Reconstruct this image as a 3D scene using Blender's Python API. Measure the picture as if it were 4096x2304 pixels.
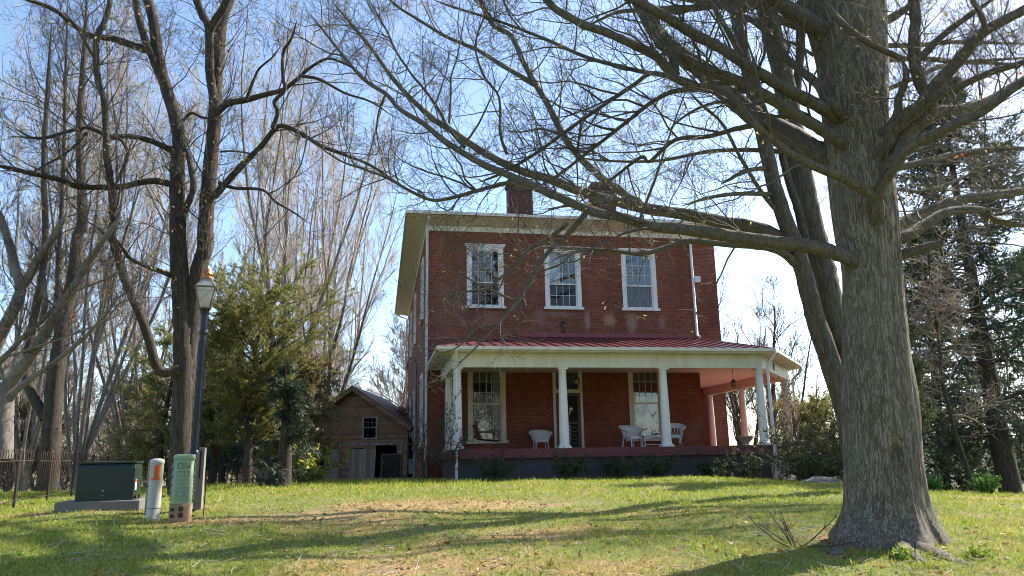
import bpy, math, random
import numpy as np
from mathutils import Vector, Matrix, noise as mnoise
R = math.radians
rng = np.random.default_rng(7)
random.seed(7)
for o in list(bpy.data.objects): bpy.data.objects.remove(o)
scene = bpy.context.scene
COL = scene.collection

# ------------------------------------------------------------------ camera
FPX, PITCH, ROLL, EYE = 3034.3, 0.222, 0.018, 1.6
cam_data = bpy.data.cameras.new('camera')
cam_data.sensor_width = 36.0
cam_data.lens = FPX / 4096 * 36
cam_data.clip_start, cam_data.clip_end = 0.1, 3000
cam = bpy.data.objects.new('camera', cam_data)
cam.matrix_world = Matrix.Translation((0, 0, EYE)) @ Matrix.Rotation(math.pi/2 + PITCH, 4, 'X') @ Matrix.Rotation(-ROLL, 4, 'Z')
COL.objects.link(cam); scene.camera = cam

# ------------------------------------------------------------------ world, sun, exposure
SUN_AZ = R(57)          # from +Y towards +X
SUN_EL = R(43)
world = bpy.data.worlds.new('World'); scene.world = world; world.use_nodes = True
wn = world.node_tree.nodes; wl = world.node_tree.links
for n in list(wn): wn.remove(n)
sky = wn.new('ShaderNodeTexSky'); sky.sky_type = 'NISHITA'; sky.sun_disc = False
sky.sun_elevation = SUN_EL; sky.sun_rotation = SUN_AZ
sky.air_density = 1.0; sky.dust_density = 0.9; sky.ozone_density = 2.6
bg = wn.new('ShaderNodeBackground'); bg.inputs['Strength'].default_value = 0.132
wo = wn.new('ShaderNodeOutputWorld')
wl.new(sky.outputs[0], bg.inputs['Color']); wl.new(bg.outputs[0], wo.inputs['Surface'])
sun_d = bpy.data.lights.new('sun', 'SUN'); sun_d.energy = 5.0; sun_d.angle = R(0.53); sun_d.color = (1.0, 0.93, 0.82)
sun = bpy.data.objects.new('sun', sun_d)
sdir = Vector((math.sin(SUN_AZ)*math.cos(SUN_EL), math.cos(SUN_AZ)*math.cos(SUN_EL), math.sin(SUN_EL)))
sun.rotation_euler = sdir.to_track_quat('Z', 'Y').to_euler(); sun.location = (30, 40, 40)
COL.objects.link(sun)
scene.view_settings.view_transform = 'Standard'; scene.view_settings.look = 'None'
scene.view_settings.exposure = 1.25; scene.view_settings.gamma = 1.0
scene.render.engine = 'CYCLES'
scene.cycles.max_bounces = 8; scene.cycles.transparent_max_bounces = 12
scene.cycles.use_denoising = True; scene.cycles.filter_width = 1.0

# ------------------------------------------------------------------ photo geometry: pixels of the 4096 px photo to world
def ray(x, y):
    X = x - 2048; Yb = 1152 - y
    cr, sr, cp, sp = math.cos(ROLL), math.sin(ROLL), math.cos(PITCH), math.sin(PITCH)
    a = (X*cr + Yb*sr)/FPX; b = (-X*sr + Yb*cr)/FPX
    return np.array([a, cp - b*sp, sp + b*cp])
def atY(x, y, Y):
    d = ray(x, y); return d*(Y/d[1]) + np.array([0, 0, EYE])
WIN = {'V': (0, 0, .62891), 'Z1': (1500, 800, 1.249), 'Z2': (0, 1000, 1.1113), 'Z3': (0, 0, 1.4488), 'Z4': (1200, 0, 1.61),
       'Z5': (2600, 0, 1.3175), 'Z6': (2700, 1100, 1.2034), 'Z8': (3000, 600, 2.07), 'F': (0, 900, 1.8115), 'S': (0, 0, 1.0)}
def src(w, x, y):
    x0, y0, s = WIN[w]; return x0 + x/s, y0 + y/s

# ------------------------------------------------------------------ ground height
GY = [(-60, -.6), (-8, -.35), (0, 0), (4, .24), (7.5, .53), (9, .64), (11.5, .84), (13, .91), (16, .95), (20, .97), (29, .98), (36, .84), (60, .2), (100, -1), (300, -3), (1500, -5)]
_gy = np.array(GY)
def smooth_interp(Y):
    return (np.interp(Y-.8, _gy[:, 0], _gy[:, 1]) + np.interp(Y, _gy[:, 0], _gy[:, 1])*2 + np.interp(Y+.8, _gy[:, 0], _gy[:, 1]))/4
def ground(X, Y):
    X = np.asarray(X, float); Y = np.asarray(Y, float)
    z = smooth_interp(Y)
    l = np.clip(-X-7, 0, 14); z = z - .022*l
    r = np.clip(X-5.2, 0, 30); z = z - .055*r*np.clip((Y-2)/8, 0, 1)
    far = np.clip(X-7.5, 0, 30)/10*np.clip(Y-17, 0, 30)*.09
    hs = np.clip((Y-19)/6, 0, 1)*np.clip((17-X)/6, 0, 1)          # the level pad round the house
    z = z - far*(1-hs*.75)
    z = z + .025*np.sin(X*1.3+.7)*np.sin(Y*.9+.4) + .015*np.sin(X*2.9+Y*1.7)
    return z
def gz(x, y): return float(ground(x, y))

# ------------------------------------------------------------------ object helpers
def link(o, parent=None):
    COL.objects.link(o)
    if parent is not None: o.parent = parent
    return o
def tag(o, label=None, cat=None, group=None, kind=None):
    if label: o['label'] = label
    if cat: o['category'] = cat
    if group: o['group'] = group
    if kind: o['kind'] = kind
    return o
def thing(name, label, cat, loc=(0, 0, 0), rz=0, group=None):
    o = bpy.data.objects.new(name, None); o.empty_display_size = .2
    o.location = loc; o.rotation_euler = (0, 0, rz)
    link(o); return tag(o, label, cat, group)
def dup(root, loc, rz=0, scale=1, label=None, group=None):
    def rec(o, par):
        c = o.copy(); COL.objects.link(c)
        if par is not None: c.parent = par
        for ch in list(o.children): rec(ch, c)
        return c
    r = rec(root, None); r.location = loc; r.rotation_euler = (0, 0, rz)
    r.scale = scale if hasattr(scale, '__len__') else (scale,)*3
    if label: r['label'] = label
    if group: r['group'] = group
    return r

class MB:
    def __init__(s): s.v = []; s.f = []; s.sm = []
    def add(s, vs, fs, smooth=False, M=None):
        n = len(s.v)
        s.v += [tuple(M @ Vector(v)) if M is not None else tuple(v) for v in vs]
        s.f += [tuple(i+n for i in f) for f in fs]; s.sm += [smooth]*len(fs); return s
    def box(s, a, b, M=None):
        x0, y0, z0 = a; x1, y1, z1 = b
        v = [(x0,y0,z0),(x1,y0,z0),(x1,y1,z0),(x0,y1,z0),(x0,y0,z1),(x1,y0,z1),(x1,y1,z1),(x0,y1,z1)]
        return s.add(v, [(0,3,2,1),(4,5,6,7),(0,1,5,4),(1,2,6,5),(2,3,7,6),(3,0,4,7)], False, M)
    def bar(s, p, q, w, h=None):                      # square bar from p to q
        p = Vector(p); q = Vector(q); h = h or w
        d = (q-p).normalized(); u = d.cross(Vector((0,0,1)))
        if u.length < .05: u = Vector((1,0,0))
        u.normalize(); t = u.cross(d)
        vs = [c + u*(w/2*sx) + t*(h/2*sz) for c in (p, q) for sx, sz in ((-1,-1),(1,-1),(1,1),(-1,1))]
        return s.add(vs, [(0,1,2,3),(7,6,5,4),(0,4,5,1),(1,5,6,2),(2,6,7,3),(3,7,4,0)])
    def lathe(s, prof, seg=24, c=(0,0,0), sx=1, sy=1, M=None):   # (r, z) profile
        n = len(prof); vs = []
        for r, z in prof:
            for k in range(seg):
                a = 2*math.pi*k/seg; vs.append((c[0]+r*sx*math.cos(a), c[1]+r*sy*math.sin(a), c[2]+z))
        fs = [(i*seg+k, i*seg+(k+1) % seg, (i+1)*seg+(k+1) % seg, (i+1)*seg+k) for i in range(n-1) for k in range(seg)]
        s.add(vs, fs, True, M)
        s.add(vs[:seg], [tuple(range(seg))[::-1]], False, M); s.add(vs[-seg:], [tuple(range(seg))], False, M)
        return s
    def tube(s, pts, r, seg=8):
        pts = [Vector(p) for p in pts]; n = len(pts)
        rr = r if hasattr(r, '__len__') else [r]*n
        d0 = (pts[-1]-pts[0]); ref = Vector((0,0,1)) if abs(d0.normalized().z) < .8 else Vector((1,0,0))
        vs = []
        for i in range(n):
            t = (pts[min(i+1, n-1)]-pts[max(i-1, 0)]).normalized()
            u = (ref - t*ref.dot(t)).normalized(); w = t.cross(u)
            for k in range(seg):
                a = 2*math.pi*k/seg; vs.append(pts[i] + (u*math.cos(a) + w*math.sin(a))*rr[i])
        fs = [(i*seg+k, i*seg+(k+1) % seg, (i+1)*seg+(k+1) % seg, (i+1)*seg+k) for i in range(n-1) for k in range(seg)]
        s.add(vs, fs, True); s.add(vs[:seg], [tuple(range(seg))[::-1]]); s.add(vs[-seg:], [tuple(range(seg))]); return s
    def prism(s, poly, z0, z1, M=None):               # polygon in x, y
        n = len(poly); vs = [(x, y, z0) for x, y in poly] + [(x, y, z1) for x, y in poly]
        return s.add(vs, [tuple(range(n))[::-1], tuple(range(n, 2*n))] + [(i, (i+1) % n, n+(i+1) % n, n+i) for i in range(n)], False, M)
    def build(s, name, m, parent=None, bevel=0):
        me = bpy.data.meshes.new(name); me.from_pydata(s.v, [], s.f)
        me.polygons.foreach_set('use_smooth', s.sm)
        uv = me.uv_layers.new(name='uv'); co = [v.co for v in me.vertices]
        buf = np.zeros((len(me.loops), 2), np.float32)
        for p in me.polygons:
            n = p.normal; ax = abs(n.x), abs(n.y), abs(n.z)
            for li in p.loop_indices:
                c = co[me.loops[li].vertex_index]
                if ax[2] > .75: buf[li] = (c.x, c.y)
                elif ax[1] >= ax[0]: buf[li] = (c.x, c.z)
                else: buf[li] = (c.y, c.z)
        uv.data.foreach_set('uv', buf.ravel())
        me.materials.append(m); me.update()
        o = bpy.data.objects.new(name, me); link(o, parent)
        if bevel:
            b = o.modifiers.new('bevel', 'BEVEL'); b.width = bevel; b.segments = 2; b.limit_method = 'ANGLE'
        return o

def np_mesh(name, verts, quads, m, parent=None, tris=None, smooth=True):
    me = bpy.data.meshes.new(name)
    nq = 0 if quads is None else len(quads); nt = 0 if tris is None else len(tris)
    me.vertices.add(len(verts)); me.vertices.foreach_set('co', np.asarray(verts, np.float32).ravel())
    parts = []
    if nq: parts.append(np.asarray(quads, np.int32).ravel())
    if nt: parts.append(np.asarray(tris, np.int32).ravel())
    li = np.concatenate(parts); me.loops.add(len(li)); me.loops.foreach_set('vertex_index', li)
    me.polygons.add(nq+nt)
    st = np.concatenate([np.arange(nq)*4, nq*4+np.arange(nt)*3]).astype(np.int32)
    me.polygons.foreach_set('loop_start', st)
    me.polygons.foreach_set('use_smooth', np.full(nq+nt, smooth))
    me.update(calc_edges=True); me.materials.append(m)
    o = bpy.data.objects.new(name, me); return link(o, parent)

# ------------------------------------------------------------------ materials
class NT:
    def __init__(s, name):
        s.m = bpy.data.materials.new(name); s.m.use_nodes = True; s.t = s.m.node_tree
        for n in list(s.t.nodes): s.t.nodes.remove(n)
        s.out = s.t.nodes.new('ShaderNodeOutputMaterial')
    def n(s, typ, inp=None, **kw):
        nd = s.t.nodes.new(typ)
        for k, v in kw.items(): setattr(nd, k, v)
        for k, v in (inp or {}).items():
            if isinstance(v, bpy.types.NodeSocket): s.t.links.new(v, nd.inputs[k])
            else: nd.inputs[k].default_value = v
        return nd
    def math(s, op, a, b=None, clamp=False):
        nd = s.t.nodes.new('ShaderNodeMath'); nd.operation = op; nd.use_clamp = clamp
        for i, v in enumerate((a, b)):
            if v is None: continue
            if isinstance(v, bpy.types.NodeSocket): s.t.links.new(v, nd.inputs[i])
            else: nd.inputs[i].default_value = v
        return nd.outputs[0]
    def mix(s, f, a, b, mode='MIX'):
        nd = s.t.nodes.new('ShaderNodeMix'); nd.data_type = 'RGBA'; nd.blend_type = mode
        for i, v in ((0, f), (6, a), (7, b)):
            if isinstance(v, bpy.types.NodeSocket): s.t.links.new(v, nd.inputs[i])
            elif i == 0: nd.inputs[0].default_value = v
            else: nd.inputs[i].default_value = (*v, 1) if len(v) == 3 else v
        return nd.outputs[2]
    def ramp(s, f, stops, interp='LINEAR'):
        nd = s.t.nodes.new('ShaderNodeValToRGB'); cr = nd.color_ramp; cr.interpolation = interp
        while len(cr.elements) < len(stops): cr.elements.new(.5)
        for e, (p, c) in zip(cr.elements, stops): e.position = p; e.color = (*c, 1) if len(c) == 3 else c
        s.t.links.new(f, nd.inputs[0]); return nd.outputs[0]
    def obj(s, scale=(1,1,1)):
        tc = s.n('ShaderNodeTexCoord'); mp = s.n('ShaderNodeMapping', {'Vector': tc.outputs['Object'], 'Scale': scale}); return mp.outputs[0]
    def uv(s, scale=(1,1,1)):
        tc = s.n('ShaderNodeTexCoord'); mp = s.n('ShaderNodeMapping', {'Vector': tc.outputs['UV'], 'Scale': scale}); return mp.outputs[0]
    def noise(s, vec, scale, detail=4, rough=.55, dist=0):
        return s.n('ShaderNodeTexNoise', {'Vector': vec, 'Scale': scale, 'Detail': detail, 'Roughness': rough, 'Distortion': dist}).outputs[0]
    def bump(s, h, strength=.3, dist=.02):
        return s.n('ShaderNodeBump', {'Height': h, 'Strength': strength, 'Distance': dist}).outputs[0]
    def bsdf(s, color, rough=.6, normal=None, **kw):
        b = s.n('ShaderNodeBsdfPrincipled')
        for k, v in [('Base Color', color), ('Roughness', rough)] + list(kw.items()):
            k = k.replace('_', ' ')
            if isinstance(v, bpy.types.NodeSocket): s.t.links.new(v, b.inputs[k])
            else: b.inputs[k].default_value = (*v, 1) if hasattr(v, '__len__') and len(v) == 3 else v
        if normal is not None: s.t.links.new(normal, b.inputs['Normal'])
        return b.outputs[0]
    def done(s, sh): s.t.links.new(sh, s.out.inputs['Surface']); return s.m

def paint(name, col, rough=.5, dirt=.25, scale=3.0, dirtcol=(.25,.22,.17), bump=.08, streak=True):
    t = NT(name); v = t.obj((1,1,.25) if streak else (1,1,1))
    n = t.noise(v, scale, 6, .6); n2 = t.noise(t.obj(), scale*14, 4, .6)
    f = t.math('MULTIPLY', t.ramp(n, [(.42, (0,0,0)), (.75, (1,1,1))]), dirt)
    c = t.mix(f, col, [c*d*2.2 for c, d in zip(col, dirtcol)])
    c = t.mix(t.math('MULTIPLY', n2, .16), c, [x*.6 for x in col])
    return t.done(t.bsdf(c, rough, t.bump(n2, bump, .01)))

def brick_mat(name, c1, c2, mort, stains=(), scale=1.0):
    t = NT(name); uv = t.uv((scale,)*3)
    br = t.n('ShaderNodeTexBrick', {'Vector': uv, 'Color1': (*c1,1), 'Color2': (*c2,1), 'Mortar': (*mort,1), 'Scale': 1, 'Mortar Size': .0085, 'Mortar Smooth': .3, 'Bias': -.25, 'Brick Width': .215, 'Row Height': .0745}, offset=.5)
    big = t.noise(t.obj(), .7, 5, .6); med = t.noise(t.obj((2,2,6)), 2.2, 5, .65); fine = t.noise(t.obj(), 38, 3, .6)
    cell = t.n('ShaderNodeTexVoronoi', {'Vector': t.uv((4.65*scale, 13.4*scale, 1)), 'Scale': 1.0}).outputs['Color']
    sep = t.n('ShaderNodeSeparateColor', {0: cell}).outputs[0]
    c = t.mix(t.ramp(big, [(.38, (0,0,0)), (.7, (.75,.75,.75))]), br.outputs['Color'], [x*.42 for x in c1])
    c = t.mix(t.ramp(sep, [(.72, (0,0,0)), (.95, (.5,.5,.5))]), c, [x*.34 for x in c1])
    c = t.mix(t.math('MULTIPLY', t.ramp(med, [(.55, (0,0,0)), (.8, (1,1,1))]), .35), c, (c1[0]*1.35, c1[1]*1.9, c1[2]*1.9))
    c = t.mix(t.math('MULTIPLY', fine, .35), c, [x*.55 for x in c1])
    tc = t.n('ShaderNodeTexCoord').outputs['Object']
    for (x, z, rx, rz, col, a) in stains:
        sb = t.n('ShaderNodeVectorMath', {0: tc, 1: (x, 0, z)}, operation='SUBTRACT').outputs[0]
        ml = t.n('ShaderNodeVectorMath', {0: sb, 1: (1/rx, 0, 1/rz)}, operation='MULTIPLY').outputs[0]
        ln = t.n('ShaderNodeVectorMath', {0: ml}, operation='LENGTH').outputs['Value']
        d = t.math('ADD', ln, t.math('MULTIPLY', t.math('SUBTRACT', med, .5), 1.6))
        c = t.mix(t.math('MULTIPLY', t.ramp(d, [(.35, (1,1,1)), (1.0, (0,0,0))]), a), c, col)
    h = t.math('ADD', t.math('MULTIPLY', t.math('SUBTRACT', 1.0, br.outputs['Fac']), 1.0), t.math('MULTIPLY', fine, .5))
    return t.done(t.bsdf(c, .85, t.bump(h, .5, .008)))

M = {}
_p = (.22, .19, .16)
M['brick'] = brick_mat('brick', (.235,.056,.029), (.165,.04,.023), (.37,.2,.12), stains=[
    (6.45,7.0,.16,.55,(.34,.2,.16),.75), (5.25,7.25,.9,.16,(.3,.19,.15),.5), (7.38,7.02,.34,.34,(.42,.24,.12),.8), (8.3,6.95,.32,.6,(.36,.22,.17),.7),
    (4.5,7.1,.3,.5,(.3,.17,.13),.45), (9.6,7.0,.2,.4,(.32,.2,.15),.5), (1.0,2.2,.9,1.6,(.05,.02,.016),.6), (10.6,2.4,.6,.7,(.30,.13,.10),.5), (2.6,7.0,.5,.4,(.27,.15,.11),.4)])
M['brick_side'] = brick_mat('brick_side', (.25,.075,.045), (.2,.06,.036), (.28,.13,.08))
M['chimney'] = brick_mat('chimney_brick', (.12,.035,.03), (.075,.026,.024), (.16,.1,.08))
M['white'] = paint('white_paint', (.78,.77,.74), .5, .35)
M['cream'] = paint('cream_paint', (.74,.71,.62), .5, .5)
M['soffit'] = paint('soffit_paint', (.70,.66,.58), .6, .45)
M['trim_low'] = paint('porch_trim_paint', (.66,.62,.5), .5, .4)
M['ceiling'] = paint('porch_ceiling_paint', (.78,.74,.7), .6, .2)
M['porch_red'] = paint('red_porch_paint', (.27,.055,.055), .55, .3)
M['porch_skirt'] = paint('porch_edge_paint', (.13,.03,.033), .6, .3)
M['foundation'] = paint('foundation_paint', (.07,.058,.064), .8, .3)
M['metal_grey'] = paint('grey_pipe_metal', (.2,.21,.23), .45, .3)
M['muntin'] = paint('muntin_paint', (.66,.65,.6), .6, .2)
M['pipe_white'] = paint('white_pipe_paint', (.72,.74,.78), .4, .3)
M['iron'] = paint('black_iron', (.018,.018,.02), .5, .3)
M['rust'] = paint('rusty_iron', (.045,.022,.016), .8, .5)
M['dark'] = paint('dark_interior', (.02,.017,.015), .9, .2)
M['room'] = paint('interior_plaster', (.10,.085,.07), .9, .2)
M['curtain'] = paint('curtain_cloth', (.62,.68,.7), .9, .15, 1.2)
M['shade'] = paint('window_shade', (.28,.31,.29), .9, .15)
M['brown_wood'] = paint('brown_wood', (.085,.042,.026), .6, .4)
M['door_wood'] = paint('brown_door_paint', (.10,.06,.042), .5, .3)
M['wicker'] = paint('white_wicker', (.66,.65,.68), .6, .3, 8, streak=False, bump=.5)
M['terracotta'] = paint('stone_planter', (.3,.29,.24), .85, .5, 5)
M['concrete'] = paint('concrete', (.15,.15,.14), .9, .4, 4, streak=False)
M['box_green'] = paint('dark_green_enamel', (.011,.027,.017), .42, .25)
M['ped_green'] = paint('pale_green_plastic', (.27,.36,.21), .5, .5, 5)
M['ped_base'] = paint('stained_base_plastic', (.26,.19,.09), .6, .9, 7, dirtcol=(.35,.12,.04), streak=False)
M['marker_white'] = paint('marker_plastic', (.52,.49,.43), .5, .6, 4)
M['orange'] = paint('orange_label', (.75,.11,.012), .5, .2)
M['yellow'] = paint('yellow_label', (.72,.42,.03), .5, .2)
M['lamp_navy'] = paint('navy_post_paint', (.008,.009,.015), .35, .2)
M['copper'] = NT('copper'); M['copper'] = M['copper'].done(M['copper'].bsdf((.42,.17,.085), .42, Metallic=1.0))
M['brass'] = NT('aged_brass'); M['brass'] = M['brass'].done(M['brass'].bsdf((.16,.13,.075), .5, Metallic=.6))
M['grey_wood'] = paint('grey_post_wood', (.22,.2,.17), .9, .5)
M['stone'] = paint('field_stone', (.17,.155,.14), .9, .4, 4, streak=False)

def glass_mat(name, refl=.22, tint=(.9,.94,.97), rough=.015):
    t = NT(name); tr = t.n('ShaderNodeBsdfTransparent', {'Color': (*tint, 1)})
    wob = t.bump(t.noise(t.obj(), 2.2, 2, .5), .045, .05)
    gl = t.n('ShaderNodeBsdfGlossy', {'Color': (1,1,1,1), 'Roughness': rough, 'Normal': wob})
    mx = t.n('ShaderNodeMixShader', {0: refl, 1: tr.outputs[0], 2: gl.outputs[0]}); return t.done(mx.outputs[0])
M['glass'] = glass_mat('window_glass', .13)
M['screen_glass'] = glass_mat('screened_glass', .045, (.62,.64,.66))
def frosted():
    t = NT('frosted_lamp_glass'); d = t.n('ShaderNodeBsdfDiffuse', {'Color': (.45,.46,.47,1)}); tl = t.n('ShaderNodeBsdfTranslucent', {'Color': (.5,.51,.53,1)})
    a = t.n('ShaderNodeMixShader', {0: .5, 1: d.outputs[0], 2: tl.outputs[0]})
    g = t.n('ShaderNodeBsdfGlossy', {'Roughness': .12}); tr = t.n('ShaderNodeBsdfTransparent')
    b = t.n('ShaderNodeMixShader', {0: .25, 1: a.outputs[0], 2: tr.outputs[0]})
    c = t.n('ShaderNodeMixShader', {0: .12, 1: b.outputs[0], 2: g.outputs[0]}); return t.done(c.outputs[0])
M['frost'] = frosted()

def metal_roof():
    t = NT('red_standing_seam_roof'); n = t.noise(t.obj((1,.4,1)), 2.5, 5, .6)
    c = t.mix(t.math('MULTIPLY', n, .6), (.135,.034,.038), (.09,.024,.028))
    return t.done(t.bsdf(c, .30, t.bump(t.noise(t.obj(), 9, 3), .06, .01)))
M['roof_red'] = metal_roof()
M['roof_dark'] = paint('dark_roof_metal', (.10,.05,.05), .5, .3)

def bark_mat(name, base, dark, moss, zs=.12, scale=9.0, strength=.9, mossamt=.5):
    t = NT(name); v = t.obj((1,1,zs))
    def crack(sc, wd):
        q = t.math('ABSOLUTE', t.math('SUBTRACT', t.noise(v, sc, 5, .55, .25), .5)); return t.ramp(q, [(0, (0,0,0)), (wd, (1,1,1))])
    vo = t.math('MULTIPLY', crack(scale*.8, .05), crack(scale*1.7, .035))
    w = t.noise(v, scale, 8, .68, .6); p = t.noise(t.obj(), 2.0, 5, .6); fine = t.noise(t.obj((1,1,.4)), 60, 4, .65)
    ridge = t.math('ADD', t.math('MULTIPLY', vo, .34), t.math('MULTIPLY', w, .75))
    c = t.ramp(ridge, [(.37, dark), (.70, base), (1.0, [x*1.35 for x in base])])
    c = t.mix(t.math('MULTIPLY', t.ramp(p, [(.45, (0,0,0)), (.7, (1,1,1))]), mossamt), c, moss)
    c = t.mix(t.math('MULTIPLY', fine, .4), c, [x*.5 for x in base])
    h = t.math('ADD', ridge, t.math('MULTIPLY', fine, .25))
    return t.done(t.bsdf(c, .92, t.bump(h, strength, .03)))
M['bark_big'] = bark_mat('furrowed_maple_bark', (.27,.23,.165), (.10,.066,.044), (.225,.215,.145), .13, 23.0, 1.0, .5)
M['bark_limb'] = bark_mat('maple_limb_bark', (.15,.125,.095), (.065,.05,.036), (.13,.125,.085), .6, 14, .5, .5)
M['bark_dark'] = bark_mat('dark_brown_bark', (.085,.062,.045), (.025,.017,.012), (.08,.075,.045), .12, 15, .9, .4)
M['bark_grey'] = bark_mat('brown_grey_bark', (.13,.108,.082), (.05,.038,.028), (.115,.11,.08), .12, 14, .8, .5)
M['bark_pale'] = bark_mat('pale_grey_bark', (.22,.19,.16), (.11,.09,.075), (.17,.16,.13), .5, 6, .3, .4)
def twig_mat(name, a, b):
    t = NT(name); n = t.noise(t.obj(), 1.5, 3); c = t.mix(t.ramp(n, [(.3, (0,0,0)), (.7, (1,1,1))]), a, b); return t.done(t.bsdf(c, .8))
M['twig'] = twig_mat('maple_twig_bark', (.07,.055,.042), (.10,.085,.06))
M['twig_dark'] = twig_mat('dark_twig_bark', (.05,.04,.032), (.075,.058,.042))
M['twig_pale'] = twig_mat('pale_purple_twig_bark', (.36,.29,.25), (.46,.38,.31))
M['twig_brown'] = twig_mat('brown_twig_bark', (.17,.125,.09), (.25,.19,.14))
M['twig_wood'] = twig_mat('winter_wood_bark', (.15,.11,.085), (.20,.15,.115))
def leaf_mat(name, cols, trans=.4, spread=.5, nscale=.8, rough=.6):
    t = NT(name); geo = t.n('ShaderNodeNewGeometry').outputs['Random Per Island']
    n = t.noise(t.obj(), nscale, 4, .6)
    f = t.math('ADD', t.math('MULTIPLY', geo, spread), t.math('MULTIPLY', n, 1-spread))
    k = len(cols); c = t.ramp(f, [(.2 + .6*i/(k-1), q) for i, q in enumerate(cols)])
    d = t.bsdf(c, rough); tl = t.n('ShaderNodeBsdfTranslucent', {'Color': c})
    mx = t.n('ShaderNodeMixShader', {0: trans, 1: d, 2: tl.outputs[0]}); return t.done(mx.outputs[0])
M['cedar'] = leaf_mat('cedar_sprays', [(.10,.12,.03), (.21,.21,.055), (.34,.30,.10)], .5, .5)
M['cedar_brown'] = leaf_mat('bronzed_cedar_sprays', [(.10,.10,.04), (.22,.18,.08), (.32,.24,.11)], .5)
M['pine'] = leaf_mat('dark_needles', [(.022,.036,.022), (.045,.065,.036), (.075,.09,.045)], .3)
M['pine_mid'] = leaf_mat('mid_green_needles', [(.035,.06,.025), (.08,.105,.04), (.13,.14,.06)], .4)
M['shrub'] = leaf_mat('dark_shrub_leaves', [(.02,.035,.015), (.045,.07,.025), (.09,.11,.035)], .3)
M['shrub_bronze'] = leaf_mat('bronze_shrub_leaves', [(.06,.045,.018), (.15,.10,.03), (.23,.17,.05)], .4)
M['shrub_yellow'] = leaf_mat('yellow_green_leaves', [(.10,.17,.03), (.32,.36,.06), (.55,.50,.10)], .5, .7)
M['bud'] = leaf_mat('yellow_green_buds', [(.20,.22,.05), (.34,.33,.09), (.45,.40,.16)], .5, .8)
M['dead_leaf'] = leaf_mat('dead_leaves', [(.16,.07,.03), (.30,.15,.07), (.42,.27,.15)], .3, .9)
M['orange_leaf'] = leaf_mat('orange_dead_leaves', [(.42,.13,.03), (.55,.2,.05)], .5, .8)
M['daffodil'] = leaf_mat('daffodil_leaves', [(.06,.14,.025), (.12,.26,.04), (.2,.34,.06)], .4, .8)

def lawn_color(t):
    tc = t.n('ShaderNodeTexCoord').outputs['Object']
    sc = lambda s: t.n('ShaderNodeVectorMath', {0: tc, 1: s}, operation='MULTIPLY').outputs[0]
    n1 = t.noise(sc((.35,.5,0)), 1.0, 5, .6); n2 = t.noise(sc((1,1,0)), 2.6, 5, .65); n3 = t.noise(sc((1,1,0)), 14, 4, .6)
    w = t.math('ADD', t.math('MULTIPLY', n1, .55), t.math('MULTIPLY', n2, .45))
    def patch(x, y, rx, ry):
        sb = t.n('ShaderNodeVectorMath', {0: tc, 1: (x, y, 0)}, operation='SUBTRACT').outputs[0]
        ml = t.n('ShaderNodeVectorMath', {0: sb, 1: (1/rx, 1/ry, 0)}, operation='MULTIPLY').outputs[0]
        ln = t.n('ShaderNodeVectorMath', {0: ml}, operation='LENGTH').outputs['Value']
        return t.ramp(ln, [(.2, (1,1,1)), (1, (0,0,0))])
    p = patch(-1.6, 12.2, 3.2, 3.0)
    for q in ((-.9, 8.3, 2.2, 1.3), (1.2, 7.6, 1.6, 1.1), (.3, 9.8, 1.6, 1.0), (-4.6, 11.3, 1.3, .7), (-7.5, 12.6, 1.6, .6), (9.5, 14.5, 3, .8), (3.9, 9.3, .9, .7)):
        p = t.math('MAXIMUM', p, patch(*q))
    dry = t.math('ADD', t.math('MULTIPLY', p, .15), w)
    return dry, n2, n3
def lawn_mat():
    t = NT('lawn_soil_and_thatch'); dry, n2, n3 = lawn_color(t)
    g = t.ramp(n3, [(.3, (.075,.10,.014)), (.7, (.16,.17,.03))])
    d = t.ramp(n3, [(.25, (.16,.085,.035)), (.5, (.30,.18,.075)), (.75, (.40,.28,.13))])
    c = t.mix(t.ramp(dry, [(.52, (0,0,0)), (.66, (1,1,1))]), g, d)
    return t.done(t.bsdf(c, .95, t.bump(n3, .8, .04)))
M['lawn'] = lawn_mat()
def grass_mat():
    t = NT('grass_blades'); dry, n2, n3 = lawn_color(t)
    geo = t.n('ShaderNodeNewGeometry').outputs['Random Per Island']
    a = t.ramp(geo, [(.05, (.12,.22,.012)), (.5, (.29,.35,.024)), (.9, (.47,.46,.05))])
    b = t.ramp(geo, [(.05, (.26,.23,.06)), (.5, (.40,.30,.11)), (.95, (.55,.43,.2))])
    f = t.math('ADD', t.ramp(dry, [(.5, (0,0,0)), (.72, (.85,.85,.85))]), t.math('MULTIPLY', t.math('GREATER_THAN', geo, .86), .5), True)
    c = t.mix(f, a, b)
    d = t.bsdf(c, .55); tl = t.n('ShaderNodeBsdfTranslucent', {'Color': c})
    mx = t.n('ShaderNodeMixShader', {0: .45, 1: d, 2: tl.outputs[0]}); return t.done(mx.outputs[0])
M['grass'] = grass_mat()

# ------------------------------------------------------------------ ground sheet
def build_ground():
    xs = np.unique(np.concatenate([np.arange(-16, 16.01, .25), np.arange(-60, 60.1, 2), np.array([-1500,-900,-500,-300,-200,-140,-100,-80,80,100,140,200,300,500,900,1500])]))
    ys = np.unique(np.concatenate([np.arange(3, 28.01, .25), np.arange(-60, 70.1, 2), np.array([-400,-200,-120,-80,80,90,100,120,150,200,300,500,900,1500])]))
    X, Y = np.meshgrid(xs, ys); Z = ground(X, Y)
    v = np.stack([X.ravel(), Y.ravel(), Z.ravel()], 1); nx = len(xs)
    i, j = np.meshgrid(np.arange(len(ys)-1), np.arange(nx-1), indexing='ij'); a = (i*nx+j).ravel()
    o = np_mesh('lawn', v, np.stack([a, a+1, a+1+nx, a+nx], 1), M['lawn']); tag(o, kind='structure')
build_ground()

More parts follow.
